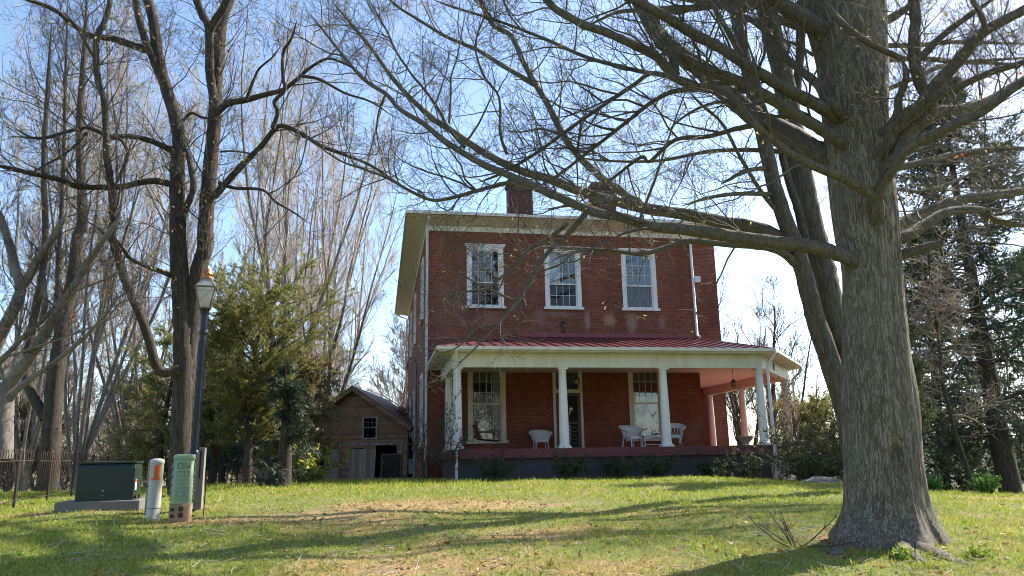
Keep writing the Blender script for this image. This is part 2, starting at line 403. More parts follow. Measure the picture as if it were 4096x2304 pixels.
# ------------------------------------------------------------------ brick house (local axes: x along the front, y into depth)
HX, HY, HT = -3.336, 28.975, .174
house = thing('brick_house', 'two-storey red brick house with white porch and red metal porch roof', 'house', (HX, HY, 0), HT)
def hw(u, v, z=0):
    c, s = math.cos(HT), math.sin(HT); return (HX+u*c-v*s, HY+u*s+v*c, z)
W, D, WV, WU = 11.07, 19.7, 7.0, 15.45
ZG, ZF, ZB, ZFR = .55, 1.92, 4.52, 10.55
up_wins = [(1.573, 3.05), (4.738, 6.237), (7.975, 9.456)]
lo_wins = [(1.586, 3.062), (8.016, 9.46)]
def wall_holes(mb, u0, u1, z0, z1, holes, v=0, depth=.11):
    us = sorted({u0, u1, *[h[0] for h in holes], *[h[1] for h in holes]}); zs = sorted({z0, z1, *[h[2] for h in holes], *[h[3] for h in holes]})
    for a, b in zip(us[:-1], us[1:]):
        for c, d in zip(zs[:-1], zs[1:]):
            m = ((a+b)/2, (c+d)/2)
            if any(h[0] < m[0] < h[1] and h[2] < m[1] < h[3] for h in holes): continue
            mb.add([(a,v,c),(b,v,c),(b,v,d),(a,v,d)], [(0,1,2,3)])
    for h in holes:
        a, b, c, d = h; e = v+depth
        mb.add([(a,v,c),(a,v,d),(a,e,d),(a,e,c)], [(0,1,2,3)]); mb.add([(b,v,c),(b,e,c),(b,e,d),(b,v,d)], [(0,1,2,3)])
        mb.add([(a,v,d),(b,v,d),(b,e,d),(a,e,d)], [(0,1,2,3)]); mb.add([(a,v,c),(a,e,c),(b,e,c),(b,v,c)], [(0,1,2,3)])
holes = [(a+.03, b-.03, 7.47, 9.93) for a, b in up_wins] + [(a+.03, b-.03, 2.25, 5.05) for a, b in lo_wins] + [(4.96, 6.09, ZF, 5.05)]
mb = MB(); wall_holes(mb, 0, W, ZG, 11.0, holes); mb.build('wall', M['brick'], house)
mb = MB()
mb.add([(0,0,ZG),(0,0,11),(0,D,11),(0,D,ZG)], [(0,1,2,3)]); mb.build('wall', M['brick_side'], house)
mb = MB()
mb.add([(W,0,ZG),(W,WV,ZG),(W,WV,11),(W,0,11)], [(0,1,2,3)])
mb.add([(W,WV,ZG),(WU,WV,ZG),(WU,WV,12.74),(W-1,WV,12.74),(W-1,WV,11),(W,WV,11)], [(0,1,2,3,4,5)])
mb.add([(WU,WV,ZG),(WU,D,ZG),(WU,D,12.74),(WU,WV,12.74)], [(0,1,2,3)]); mb.add([(0,D,ZG),(0,D,11),(WU,D,11),(WU,D,ZG)], [(0,1,2,3)])
mb.build('wall', M['brick'], house)
mb = MB(); mb.box((.1,3.2,ZG+.2),(W-.1,3.3,10.5)); mb.box((.1,.2,5.9),(W-.1,3.2,6.1)); mb.box((.1,.2,10.3),(W-.1,3.2,10.4)); mb.box((.1,.2,1.7),(W-.1,3.2,1.9)); mb.build('interior', M['room'], house)

def ring(mb, a, b, c, d, t, y0, y1, tb=None):      # rectangular frame of four butted boards
    tb = t if tb is None else tb
    mb.box((a,y0,c),(a+t,y1,d)); mb.box((b-t,y0,c),(b,y1,d)); mb.box((a+t,y0+.001,d-t),(b-t,y1-.001,d)); mb.box((a+t,y0+.001,c),(b-t,y1-.001,c+tb))
def make_window(parent, u0, u1, z0, z1, zrail, rows, mat, hood=True, sash2=True, curtain=None, sill=.07, side=.165, top=.17):
    mb = MB()
    mb.box((u0,-.035,z0+.1),(u0+side,.1,z1-top)); mb.box((u1-side,-.035,z0+.1),(u1,.1,z1-top)); mb.box((u0,-.037,z1-top),(u1,.1,z1))
    f = mb.build('window', mat, parent)
    if hood:
        mb = MB(); mb.box((u0-.09,-.09,z1+.002),(u1+.09,.05,z1+.07)); mb.box((u0-.05,-.06,z1-.05),(u1+.05,-.038,z1)); mb.build('hood', mat, f)
    mb = MB(); mb.box((u0-sill,-.10,z0),(u1+sill,.1,z0+.1)); mb.build('sill', mat, f)
    a, b, c, d = u0+side, u1-side, z0+.1, z1-top
    mb = MB(); ring(mb, a, b, zrail-.03, d, .05, .01, .05); mb.build('sash', mat, f)
    mb = MB(); ring(mb, a, b, c, zrail+.03, .05, .052, .09, .07); mb.build('sash', mat, f)
    mb = MB()
    def bars(z_lo, z_hi, n, y):
        for k in range(1, 4):
            x = a+.05+(b-a-.1)*k/4; mb.box((x-.008,y,z_lo),(x+.008,y+.02,z_hi))
        for k in range(1, n):
            z = z_lo+(z_hi-z_lo)*k/n; mb.box((a+.05,y+.001,z-.008),(b-.05,y+.019,z+.008))
    bars(zrail+.02, d-.05, rows[0], .022)
    if sash2: bars(c+.07, zrail-.03, rows[1], .062)
    mb.build('muntins', M['muntin'], f)
    mb = MB(); mb.add([(a+.05,.034,zrail),(b-.05,.034,zrail),(b-.05,.034,d-.05),(a+.05,.034,d-.05)], [(0,1,2,3)]); mb.build('pane', M['glass'], f)
    mb = MB(); mb.add([(a+.05,.075,c+.07),(b-.05,.075,c+.07),(b-.05,.075,zrail-.03),(a+.05,.075,zrail-.03)], [(0,1,2,3)]); mb.build('pane', M['screen_glass'] if hood else M['glass'], f)
    if curtain:
        m, za, zb, ua, ub = curtain
        n = 60; vs = []; fs = []
        for i in range(n+1):
            x = a+(b-a)*(ua+(ub-ua)*i/n); y = .24+.025*math.sin(i*1.25)+.01*math.sin(i*.4)
            vs += [(x, y, za), (x, y, zb)]
        mbc = MB(); mbc.add(vs, [(2*i, 2*i+2, 2*i+3, 2*i+1) for i in range(n)], True); mbc.build('curtain', m, f)
    return f
for i, (a, b) in enumerate(up_wins):
    make_window(house, a, b, 7.42, 9.98, 8.48, (3, 2), M['white'], True, i != 2, [(M['shade'], 8.5, 9.8, 0, .3), (M['curtain'], 8.5, 9.9, .0, .45), (M['shade'], 7.5, 8.5, 0, 1)][i])
for i, (a, b) in enumerate(lo_wins):
    make_window(house, a, b, 2.2, 5.09, 3.69, (3, 3), M['trim_low'], False, i == 0, [(M['curtain'], 2.3, 4.9, .8, 1), (M['curtain'], 2.3, 3.95, 0, 1)][i], top=.09)
# left wall windows: flat on the side wall, seen almost edge on
for vv in (2.75, 9.6, 14.6):
    for (z0, z1) in ((2.25, 5.1), (7.42, 10.0)):
        holder = bpy.data.objects.new('window', None); link(holder, house)
        mb = MB(); ring(mb, 0, 1.48, 0, z1-z0, .15, -.06, -.001); g = mb.build('casing', M['white'], holder)
        mb = MB(); mb.add([(.15,-.012,.1),(1.33,-.012,.1),(1.33,-.012,z1-z0-.15),(.15,-.012,z1-z0-.15)], [(0,1,2,3)]); mb.build('pane', M['dark'], holder)
        mb = MB(); mb.box((-.06,-.11,-.1),(1.54,-.001,-.001)); mb.build('sill', M['white'], holder)
        mb = MB(); mb.box((.15,-.05,(z1-z0)*.5),(1.33,-.013,(z1-z0)*.5+.06)); [mb.box((.15+1.18*k/4-.012,-.04,.1),(.15+1.18*k/4+.012,-.013,(z1-z0)*.5-.002)) for k in (1,2,3)]; mb.build('muntins', M['white'], holder)
        holder.location = (0, vv+.74, z0); holder.rotation_euler = (0, 0, -math.pi/2)

# front door: casing, transom, screen door
mb = MB(); mb.box((4.93,-.035,ZF),(5.035,.1,5.09)); mb.box((6.02,-.035,ZF),(6.12,.1,5.09)); mb.box((5.035,-.033,5.0),(6.02,.1,5.09))
door = mb.build('door', M['trim_low'], house)
mb = MB(); mb.box((5.036,.0,4.1),(6.019,.09,4.19)); ring(mb, 5.036, 6.019, 4.19, 4.999, .05, .02, .08); mb.build('transom', M['trim_low'], door)
mb = MB(); mb.add([(5.08,.06,4.24),(5.97,.06,4.24),(5.97,.06,4.95),(5.08,.06,4.95)], [(0,1,2,3)]); mb.build('pane', M['glass'], door)
mb = MB(); ring(mb, 5.036, 6.019, ZF, 4.099, .11, -.0, .05); mb.box((5.146,.002,2.9),(5.909,.048,2.98))
for k in range(5): mb.box((5.146,.004,2.14+k*.15),(5.909,.046,2.18+k*.15))
mb.build('screen_door', M['door_wood'], door)
mb = MB(); mb.box((5.146,.052,2.04),(5.909,.06,3.98)); mb.build('door_panel', M['dark'], door)
mb = MB(); mb.box((5.42,.046,2.2),(5.62,.0515,2.85)); mb.build('curtain', M['shade'], door)
mb = MB(); mb.lathe([(.02,0),(.03,.02),(.028,.05)], 10, (0,0,0), M=Matrix.Translation((5.1,-.0,2.95)) @ Matrix.Rotation(math.pi/2,4,'X')); mb.build('handle', M['iron'], door)

# foundation, porch
porch = [(.5,0),(.5,-4.92),(11.32,-4.92),(14.66,-.74),(14.66,WV),(W+.001,WV),(W+.001,0)]
def offset_path(path, d):
    out = []
    for i, p in enumerate(path):
        p = Vector(p); ns = []
        if i > 0: e = (p-Vector(path[i-1])).normalized(); ns.append(Vector((e.y, -e.x)))
        if i < len(path)-1: e = (Vector(path[i+1])-p).normalized(); ns.append(Vector((e.y, -e.x)))
        n = sum(ns, Vector((0,0))); n = n.normalized(); k = 1/max(.3, n.dot(ns[0])); q = p - n*(d*k); out.append((q.x, q.y))
    return out
bp = [(.55,0),(.55,-4.83),(11.25,-4.83),(14.55,-.72),(14.55,WV)]     # outer line of the porch beam
def band(mb, outer, inner, z0, z1, z0i=None, z1i=None):
    z0i = z0 if z0i is None else z0i; z1i = z1 if z1i is None else z1i
    for i in range(len(outer)-1):
        a, b, c, d = outer[i], outer[i+1], inner[i+1], inner[i]
        mb.add([(*a,z0),(*b,z0),(*c,z0i),(*d,z0i),(*a,z1),(*b,z1),(*c,z1i),(*d,z1i)], [(0,3,2,1),(4,5,6,7),(0,1,5,4),(2,3,7,6)])
    mb.add([(*outer[0],z0),(*inner[0],z0i),(*inner[0],z1i),(*outer[0],z1)], [(0,1,2,3)]); mb.add([(*outer[-1],z0),(*inner[-1],z0i),(*inner[-1],z1i),(*outer[-1],z1)], [(0,3,2,1)])
mb = MB(); mb.prism([(x, y) for x, y in porch], 1.64, ZF); pf = mb.build('porch_floor', M['porch_red'], house)
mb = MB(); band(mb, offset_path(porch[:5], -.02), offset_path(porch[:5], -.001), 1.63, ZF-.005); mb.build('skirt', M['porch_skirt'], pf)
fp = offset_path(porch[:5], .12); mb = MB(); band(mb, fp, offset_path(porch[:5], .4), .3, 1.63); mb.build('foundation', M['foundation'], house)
for u in (2.48, 5.98, 9.56):
    mb = MB(); y = fp[1][1]; mb.box((u-.14,y-.012,1.33),(u+.14,y-.002,1.49)); [mb.box((u-.13,y-.02,1.35+k*.035),(u+.13,y-.013,1.362+k*.035)) for k in range(4)]; mb.build('vent', M['iron'], house)
mb = MB(); band(mb, bp, offset_path(bp, .28), ZB, 4.975); mb.build('porch_beam', M['cream'], house)
ib = offset_path(bp, .281)
mb = MB(); mb.prism([(ib[0][0],-.002),ib[1],ib[2],ib[3],(ib[4][0],WV-.002),(W+.002,WV-.002),(W+.002,-.002)], 4.9, 4.94); mb.build('porch_ceiling', M['ceiling'], house)
ev = offset_path(bp, -.46)
mb = MB(); band(mb, ev, offset_path(bp, .005), 4.98, 5.03); mb.build('porch_soffit', M['cream'], house)
mb = MB(); ev2 = offset_path(bp, -.55); band(mb, ev2, ev, 5.03, 5.13, 4.99, 5.12); mb.build('gutter', M['cream'], house)
def column(u, v):
    mb = MB(); z = ZF+.001
    mb.box((u-.2,v-.2,z),(u+.2,v+.2,z+.05))
    H = ZB-z-.001
    prof = [(.195,.051),(.2,.075),(.185,.10),(.168,.11),(.160,.14)] + [(.158-.034*t**1.6, .14+t*(H-.30)) for t in np.linspace(.05,1,14)] + [(.135,H-.15),(.137,H-.13),(.126,H-.12),(.126,H-.08),(.15,H-.055),(.152,H-.05)]
    mb.lathe(prof, 28, (u, v, z)); mb.box((u-.165,v-.165,z+H-.05),(u+.165,v+.165,z+H-.002)); return mb.build('porch_column', M['white'], house)
for u, v in ((.72,-4.66),(4.204,-4.66),(7.692,-4.66),(11.186,-4.66),(14.38,-.66),(14.38,3.1),(14.38,6.5),(.72,-1.7)): column(u, v)
# porch roof
E0,E1,E2,E3,E4 = [(*p, 5.11) for p in offset_path(bp, -.52)]
A = (3.78,-.002,6.29); B = (W,-.002,6.29); B2 = (W,WV-.002,6.29)
mb = MB(); mb.add([E0,E1,A],[(0,1,2)]); mb.add([E1,E2,B,A],[(0,1,2,3)]); mb.add([E2,E3,B],[(0,1,2)]); mb.add([E3,E4,B2,B],[(0,1,2,3)])
roof = mb.build('porch_roof', M['roof_red'], house)
mb = MB()
def rib(p, q): mb.bar((p[0],p[1],p[2]+.018),(q[0],q[1],q[2]+.018),.028,.04)
ve = E1[1]; slope = 1.18/(-ve)
u = E1[0]+.3
while u < E2[0]+.0:
    if u < A[0]: t = (u-E1[0])/(A[0]-E1[0]); v1 = ve*(1-t)
    elif u > W: t = 1-(u-W)/(E2[0]-W); v1 = ve*(1-t)
    else: v1 = -.03
    rib((u,ve,5.11),(u,v1,5.11+slope*(v1-ve))); u += .41
for t in np.linspace(.08,.92,11):
    p = Vector(E2).lerp(Vector(E3), t); q = Vector(B).lerp(p, .06); 
    n = Vector((E3[1]-E2[1], -(E3[0]-E2[0]), 0)).normalized()
    rib(p, Vector(p).lerp(Vector(B), .93))
for t in np.arange(.05,1,.055):
    p = Vector(E3).lerp(Vector(E4), t); q = Vector((W+.03, p.y, 6.28)) if p.y > 0 else None
    if q: rib(p, q)
rib(E1, A); rib(E2, B); rib(E3, B)
mb.build('seams', M['roof_red'], roof)
mb = MB(); mb.box((3.6,-.03,6.30),(W+.02,-.004,6.46)); mb.build('flashing', M['porch_red'], roof)

# main roof, cornice, chimneys
mb = MB(); mb.box((-.045,-.045,ZFR),(W+.045,-.002,10.76)); mb.box((-.045,-.002,ZFR),(-.002,D,10.76)); mb.build('frieze', M['white'], house)
up = [(-.0,D),(-.0,0),(W,0),(W,WV)]; eo = .80
def opath(path, d): return offset_path(path, d)
inn = [(-.001,D),(-.001,-.001),(W+.001,-.001),(W+.001,WV)]; out = [(-eo,D+.4),(-eo,-eo),(W+eo,-eo),(W+eo,WV-.9)]
mb = MB()
for i in range(3): mb.add([(*inn[i],10.77),(*inn[i+1],10.77),(*out[i+1],10.96),(*out[i],10.96)], [(0,1,2,3)])
mb.build('soffit', M['soffit'], house)
mb = MB(); o2 = [(-eo-.09,D+.5),(-eo-.09,-eo-.09),(W+eo+.09,-eo-.09),(W+eo+.09,WV-.9)]
band(mb, o2, out, 10.97, 11.09); mb.build('gutter', M['soffit'], house)
rz = 12.5; mb = MB(); a, b, c, d = (*out[0],11.06), (*out[1],11.06), (*out[2],11.06), (W+eo,D+.4,11.06)
r1, r2 = (W/2,6,rz), (W/2,D-5,rz); mb.add([a,b,c,d,r1,r2], [(1,2,4),(0,1,4,5),(2,3,5,4),(3,0,5)]); mb.build('roof', M['roof_dark'], house)
mb = MB(); mb.add([(W-1,WV,12.74),(WU,WV,12.74),(WU+.6,WV-.6,12.86),(W-1,WV-.6,12.86)], [(0,1,2,3)]); mb.add([(WU,WV,12.74),(WU,D,12.74),(WU+.6,D,12.86),(WU+.6,WV-.6,12.86)], [(0,1,2,3)]); mb.build('soffit', M['soffit'], house)
mb = MB(); mb.box((W-1,WV-.66,12.87),(WU+.66,WV-.6,12.99)); mb.box((WU+.6,WV-.6,12.87),(WU+.66,D,12.99)); mb.build('gutter', M['soffit'], house)
mb = MB(); mb.add([(W-1,WV-.6,12.95),(WU+.6,WV-.6,12.95),(WU+.6,D,12.95),(W-1,D,12.95),(W+2,WV+3,13.6),(W+2,D-3,13.6)], [(0,1,4),(1,2,5,4),(2,3,5),(3,0,4,5)]); mb.build('roof', M['roof_dark'], house)
for u0, u1 in ((4.17,5.32),(8.32,9.48)):
    mb = MB(); mb.box((u0,4.8,11.4),(u1,5.6,14.45)); mb.box((u0-.06,4.74,14.45),(u1+.06,5.66,14.62)); mb.box((u0-.02,4.78,14.62),(u1+.02,5.62,14.8)); mb.build('chimney', M['chimney'], house)

# downspouts, conduit, tie plate, number
def pipe(pts, r, mat, name='downspout', seg=10): mb = MB(); mb.tube(pts, r, seg); return mb.build(name, mat, house)
pipe([(.02,-.75,10.9),(.0,-.3,10.62),(-.0,-.09,10.45),(.0,-.09,.7)], .05, M['pipe_white'])
pipe([(-.85,D-.1,10.95),(-.5,D-.1,10.7),(-.09,D-.1,10.55),(-.09,D-.1,.7)], .05, M['pipe_white'])
pipe([(11.02,-.75,10.9),(11.02,-.12,10.5),(11.03,-.07,10.3),(11.05,-.07,6.42),(11.12,-.2,6.34)], .055, M['pipe_white'])
mb = MB(); mb.box((11.1,-.12,8.68),(11.36,-.003,8.92)); mb.build('gutter_bracket', M['pipe_white'], house)
pipe([(.62,-5.38,5.02),(.63,-5.2,4.8),(.64,-5.0,4.55),(.66,-5.0,4.4),(.66,-5.0,.72)], .045, M['pipe_white'])
pipe([(11.55,-5.3,5.0),(11.5,-5.25,4.9),(11.38,-4.98,4.6),(11.36,-4.97,4.4),(11.36,-4.97,.62)], .05, M['pipe_white'])
pipe([(15.05,-.9,5.0),(14.95,-.85,4.8),(14.72,-.74,4.55),(14.7,-.73,4.3),(14.7,-.73,.6)], .05, M['pipe_white'])
g = pipe([(-.55,5.75,5.7),(-.52,5.8,6.0),(-.4,5.85,6.22),(-.22,5.9,6.2),(-.13,5.92,6.0),(-.12,5.9,3.5),(-.12,5.9,.8)], .055, M['metal_grey'], 'conduit')
pipe([(-.12,7.6,2.6),(-.12,7.6,.8)], .03, M['metal_grey'], 'conduit')
mb = MB(); mb.box((-.2,7.4,2.5),(-.003,7.75,3.0)); mb.lathe([(.1,0),(.1,.09),(.07,.12)], 16, M=Matrix.Translation((-.2,7.57,2.78)) @ Matrix.Rotation(-math.pi/2,4,'Y')); mb.build('meter', M['metal_grey'], house)
mb = MB(); mb.box((-.28,9.0,1.0),(-.003,9.5,1.7)); mb.build('utility_box', M['metal_grey'], house)
S = [(5.33,6.86),(5.37,6.93),(5.46,6.93),(5.52,6.87),(5.5,6.79),(5.44,6.72),(5.40,6.64),(5.42,6.57),(5.40,6.5),(5.32,6.5)]
mb = MB(); mb.tube([(10.86-x,-.035,z) for x, z in S], .03, 6); mb.build('tie_plate', M['iron'], house)
def text_mesh(body, size, mat, parent, mtx, name, depth=.004):
    cu = bpy.data.curves.new(name, 'FONT'); cu.body = body; cu.size = size; cu.align_x = 'CENTER'; cu.align_y = 'CENTER'; cu.extrude = depth
    t = bpy.data.objects.new(name, cu); COL.objects.link(t); bpy.context.view_layer.update()
    me = bpy.data.meshes.new_from_object(t.evaluated_get(bpy.context.evaluated_depsgraph_get())); bpy.data.objects.remove(t)
    me.transform(mtx); me.materials.clear(); me.materials.append(mat); o = bpy.data.objects.new(name, me); return link(o, parent)
e = (Vector(bp[3])-Vector(bp[2])).normalized(); fr = .42
pc = Vector(bp[2]).lerp(Vector(bp[3]), fr); nrm = Vector((e.y, -e.x))
PM = Matrix.Translation((pc.x+nrm.x*.012, pc.y+nrm.y*.012, 4.77)) @ Matrix.Rotation(math.atan2(e.y, e.x), 4, 'Z') @ Matrix.Rotation(math.pi/2, 4, 'X')
mb = MB(); mb.box((-.15,-.12,-.01),(.15,.12,.012), PM); plate = mb.build('house_number', M['iron'], house)
text_mesh('218', .15, M['white'], plate, PM @ Matrix.Translation((0,0,.016)), 'digits')

# porch steps at the right corner, stones
# ------------------------------------------------------------------ things on the porch
def lantern(loc, label, drop):
    t = thing('hanging_lantern', label, 'lantern', loc, .3)
    mb = MB(); mb.tube([(0,0,drop),(0,0,.30)], .012, 6); mb.lathe([(.05,drop-.03),(.05,drop)], 12); mb.build('chain', M['iron'], t)
    mb = MB(); mb.lathe([(.135,.2),(.06,.28),(.03,.3),(.02,.33)], 6); mb.build('cap', M['iron'], t)
    mb = MB()
    for k in range(6):
        a = k*math.pi/3; c, s = math.cos(a), math.sin(a); mb.bar((.12*c,.12*s,.2),(.07*c,.07*s,0),.014)
    mb.lathe([(.075,-.015),(.075,.008)], 6); mb.build('frame', M['iron'], t)
    mb = MB(); mb.lathe([(.064,.01),(.112,.19)], 6); mb.build('glass', M['frost'], t)
lantern(hw(5.38,-2.0,4.22), 'black lantern hanging on the porch in front of the door', .7)
lantern(hw(12.02,-1.0,4.22), 'black lantern hanging in the open corner at the right end of the porch', .7)

def wicker_chair(loc, rz, label, openback=False):
    t = thing('wicker_chair', label, 'chair', loc, rz, 'white wicker porch furniture')   # faces local -y
    n = 28; prof = []
    def pt(k, h):                                           # h 0 (seat) .. 1 (rim)
        a = R(-128 + 256*k/n) + math.pi/2; w = .5+.5*math.cos(R(-128+256*k/n)*.9)
        top = .52+.26*w; z = .3+(top-.3)*h; fl = .30+.10*h+.02*w*h
        return (fl*math.cos(a)*1.08, fl*math.sin(a)*.92, z)
    mb = MB()
    if not openback:
        vs = [pt(k, h) for k in range(n+1) for h in (0,.35,.7,1)]; fs = [(k*4+j, (k+1)*4+j, (k+1)*4+j+1, k*4+j+1) for k in range(n) for j in range(3) if not (j < 2 and k in (3,4,n-5,n-4))]
        mb.add(vs, fs, True)
    else:
        for k in range(0, n+1, 2): mb.tube([pt(k, 0), pt(k, .5), pt(k, 1)], .008, 5)
        for k in range(1, n-2, 2): mb.tube([pt(k, 0), pt(k+2, 1)], .006, 5)
        vs = [pt(k, h) for k in range(n+1) for h in (.72,.86,1)]; mb.add(vs, [(k*3+j, (k+1)*3+j, (k+1)*3+j+1, k*3+j+1) for k in range(n) for j in (0,1)], True)
    o = mb.build('backrest', M['wicker'], t); md = o.modifiers.new('thick', 'SOLIDIFY'); md.thickness = .022; 
    mb = MB(); rim = [pt(k, 1.0) for k in range(n+1)]; mb.tube([(x*1.06, y*1.06, z) for x, y, z in rim], .035, 8); mb.build('armrest', M['wicker'], t)
    mb = MB(); mb.lathe([(.30,.36),(.31,.385),(.29,.40),(.0001,.405)], 24, sx=1, sy=.9); mb.build('seat', M['wicker'], t)
    mb = MB(); m = 24; vs = []
    for k in range(m+1):
        a = -math.pi*k/m; zb = .22+.08*abs(math.sin(a*1.0)); vs += [(.30*math.cos(a), .27*math.sin(a), zb), (.305*math.cos(a), .275*math.sin(a), .37)]
    mb.add(vs, [(2*k, 2*k+2, 2*k+3, 2*k+1) for k in range(m)], True); o = mb.build('skirt', M['wicker'], t); md = o.modifiers.new('thick', 'SOLIDIFY'); md.thickness = .015
    for sx, sy in ((-1,-1),(1,-1),(-1,1),(1,1)):
        mb = MB(); mb.tube([(.24*sx,.2*sy,.37),(.25*sx,.21*sy,.2),(.28*sx,.24*sy,0)], [.022,.02,.024], 8); mb.build('leg', M['wicker'], t)
    return t
ch = wicker_chair(hw(4.2,-.95,ZF), HT+.05, 'white wicker armchair alone against the brick left of the front door'); ch.scale = (.9, .9, .92)
wicker_chair(hw(7.2,-2.6,ZF), HT+.45, 'white wicker armchair left of the low wicker table')
ch = wicker_chair(hw(8.9,-2.2,ZF), HT-.25, 'open-backed white wicker chair right of the low wicker table', True); ch.scale = (.92, .92, 1.1)
t = thing('wicker_table', 'low white wicker table between two wicker chairs', 'table', hw(8.02,-2.5,ZF), HT, 'white wicker porch furniture')
mb = MB(); mb.box((-.44,-.25,.40),(.44,.25,.435)); mb.build('table_top', M['wicker'], t, .01)
mb = MB()
for y in (-.225,.21):
    vs = []
    for k in range(13):
        x = -.4+.8*k/12; vs += [(x,y,.28+.08*math.sin(math.pi*k/12)),(x,y,.399),(x,y+.015,.28+.08*math.sin(math.pi*k/12)),(x,y+.015,.399)]
    mb.add(vs, [(4*k,4*k+4,4*k+5,4*k+1) for k in range(12)]+[(4*k+2,4*k+3,4*k+7,4*k+6) for k in range(12)]+[(4*k,4*k+2,4*k+6,4*k+4) for k in range(12)])
mb.build('apron', M['wicker'], t)
mb = MB(); mb.box((-.38,-.2,.09),(.38,.2,.11)); mb.build('shelf', M['wicker'], t)
for sx in (-1,1):
    for sy in (-1,1): mb = MB(); mb.tube([(.39*sx,.21*sy,.399),(.4*sx,.215*sy,0)], .02, 8); mb.build('leg', M['wicker'], t)
t = thing('magazine', 'dark folded magazine left on the low wicker table', 'magazine', hw(8.1,-2.55,ZF+.437), HT+.2)
mb = MB(); mb.box((-.13,-.1,0),(.13,.1,.012)); mb.build('pages', M['iron'], t); mb = MB(); mb.box((-.13,-.1,.013),(.1,.09,.045), Matrix.Rotation(-.35,4,'Y')); mb.build('cover', M['brown_wood'], t)
# porch swing seen from its end
t = thing('porch_swing', 'brown wooden porch swing hung on chains before the lower left window', 'porch swing', hw(2.0,-2.5,ZF), HT)
mb = MB(); [mb.box((-.30+.1*k,-.65,.36-.012*k),(-.22+.1*k,.65,.385-.012*k)) for k in range(7)]; mb.build('seat', M['brown_wood'], t)
mb = MB()
for k in range(13): y = -.62+k*.1; mb.bar((-.30,y,.36),(-.46,y,.86),.07,.02)
mb.bar((-.46,-.66,.86),(-.46,.66,.86),.06,.04); mb.build('backrest', M['brown_wood'], t)
for y in (-.68,.66):
    mb = MB(); mb.box((-.42,y,.60),(.36,y+.05,.64)); mb.bar((.30,y+.02,.30),(.30,y+.02,.6),.045); mb.build('armrest', M['brown_wood'], t)
for y in (-.66,.68):
    mb = MB(); mb.tube([(.3,y,.62),(.05,y,1.6),(.05,y,2.98)], .012, 5); mb.tube([(-.42,y,.62),(.05,y,1.6)], .012, 5); mb.build('chain', M['metal_grey'], t)
# wreath on the door
t = thing('door_wreath', 'small dark wreath with a white bow on the screen door', 'wreath', hw(5.58,-.03,3.45), HT)
mb = MB(); mb.tube([(.14*math.cos(a),0,.14*math.sin(a)) for a in np.linspace(0,2*math.pi,20)], .035, 7); mb.build('ring', M['shrub'], t)
mb = MB(); mb.box((-.04,-.05,-.02),(.09,-.03,.09), Matrix.Rotation(.5,4,'Y')); mb.tube([(.02,-.04,.02),(-.03,-.04,-.2)], .02, 6); mb.build('bow', M['white'], t)
# planter urn on the porch edge
t = thing('planter_bowl', 'grey stone planter bowl on the porch edge beside the corner column', 'planter', hw(10.62,-4.4,ZF), HT)
mb = MB(); mb.lathe([(.13,0),(.12,.03),(.09,.06),(.2,.16),(.26,.27),(.29,.28),(.29,.31),(.25,.31),(.22,.26)], 24); mb.build('bowl', M['terracotta'], t)
mb = MB(); [mb.tube([(.1*math.cos(a),.1*math.sin(a),.28),(.28*math.cos(a),.28*math.sin(a),.40+.05*math.sin(a*3)),(.42*math.cos(a),.42*math.sin(a),.3)], .006, 4) for a in np.arange(0,6.2,.5)]; mb.build('stems', M['twig_wood'], t)

# ------------------------------------------------------------------ tree machinery (arrays of polylines -> one mesh)
def norm(a): return a/np.maximum(np.linalg.norm(a, axis=-1, keepdims=True), 1e-9)
def grow(P, D, L, R0, R1, n, wander, trop, up=(0, 0, 1)):
    m = len(P); pts = np.empty((m, n+1, 3)); pts[:, 0] = P; d = norm(D); up = np.asarray(up, float)
    for i in range(n):
        d = norm(d + rng.normal(0, wander, (m, 3)) + up*trop)
        pts[:, i+1] = pts[:, i] + d*(L/n)[:, None]
    t = np.linspace(0, 1, n+1)[None]
    return pts, R0[:, None]*(1-t) + R1[:, None]*t
def sample(pts, rad, idx, t):                       # position, tangent, radius along polylines
    n = pts.shape[1]-1; x = np.clip(t, 0, .9999)*n; i = x.astype(int); f = (x-i)[:, None]
    p = pts[idx, i]*(1-f) + pts[idx, i+1]*f; tg = norm(pts[idx, i+1]-pts[idx, i]); r = rad[idx, i]*(1-f[:, 0]) + rad[idx, i+1]*f[:, 0]
    return p, tg, r
def side_dirs(tg, ang, upbias=0.0):
    m = len(tg); q = rng.normal(0, 1, (m, 3)); q[:, 2] += upbias*1.5
    q = norm(q - tg*(q*tg).sum(1, keepdims=True))
    return norm(tg*np.cos(ang)[:, None] + q*np.sin(ang)[:, None])
def tubes(pts, rad, k):
    m, n1, _ = pts.shape
    tg = np.empty_like(pts); tg[:, 1:-1] = pts[:, 2:]-pts[:, :-2]; tg[:, 0] = pts[:, 1]-pts[:, 0]; tg[:, -1] = pts[:, -1]-pts[:, -2]
    tg = norm(tg); ov = norm(pts[:, -1]-pts[:, 0])
    ref = np.where(np.abs(ov[:, 2:3]) < .8, np.array([[0, 0, 1.]]), np.array([[1., 0, 0]]))[:, None]
    u = norm(ref - tg*(ref*tg).sum(-1, keepdims=True)); w = np.cross(tg, u)
    a = np.arange(k)*2*np.pi/k
    ring = u[:, :, None]*np.cos(a)[None, None, :, None] + w[:, :, None]*np.sin(a)[None, None, :, None]
    v = pts[:, :, None] + ring*rad[:, :, None, None]
    base = (np.arange(m)*n1*k)[:, None, None]; i = (np.arange(n1-1)*k)[None, :, None]; j = np.arange(k)[None, None]; j2 = (j+1) % k
    q = np.stack([base+i+j, base+i+j2, base+i+k+j2, base+i+k+j], -1).reshape(-1, 4)
    return v.reshape(-1, 3), q
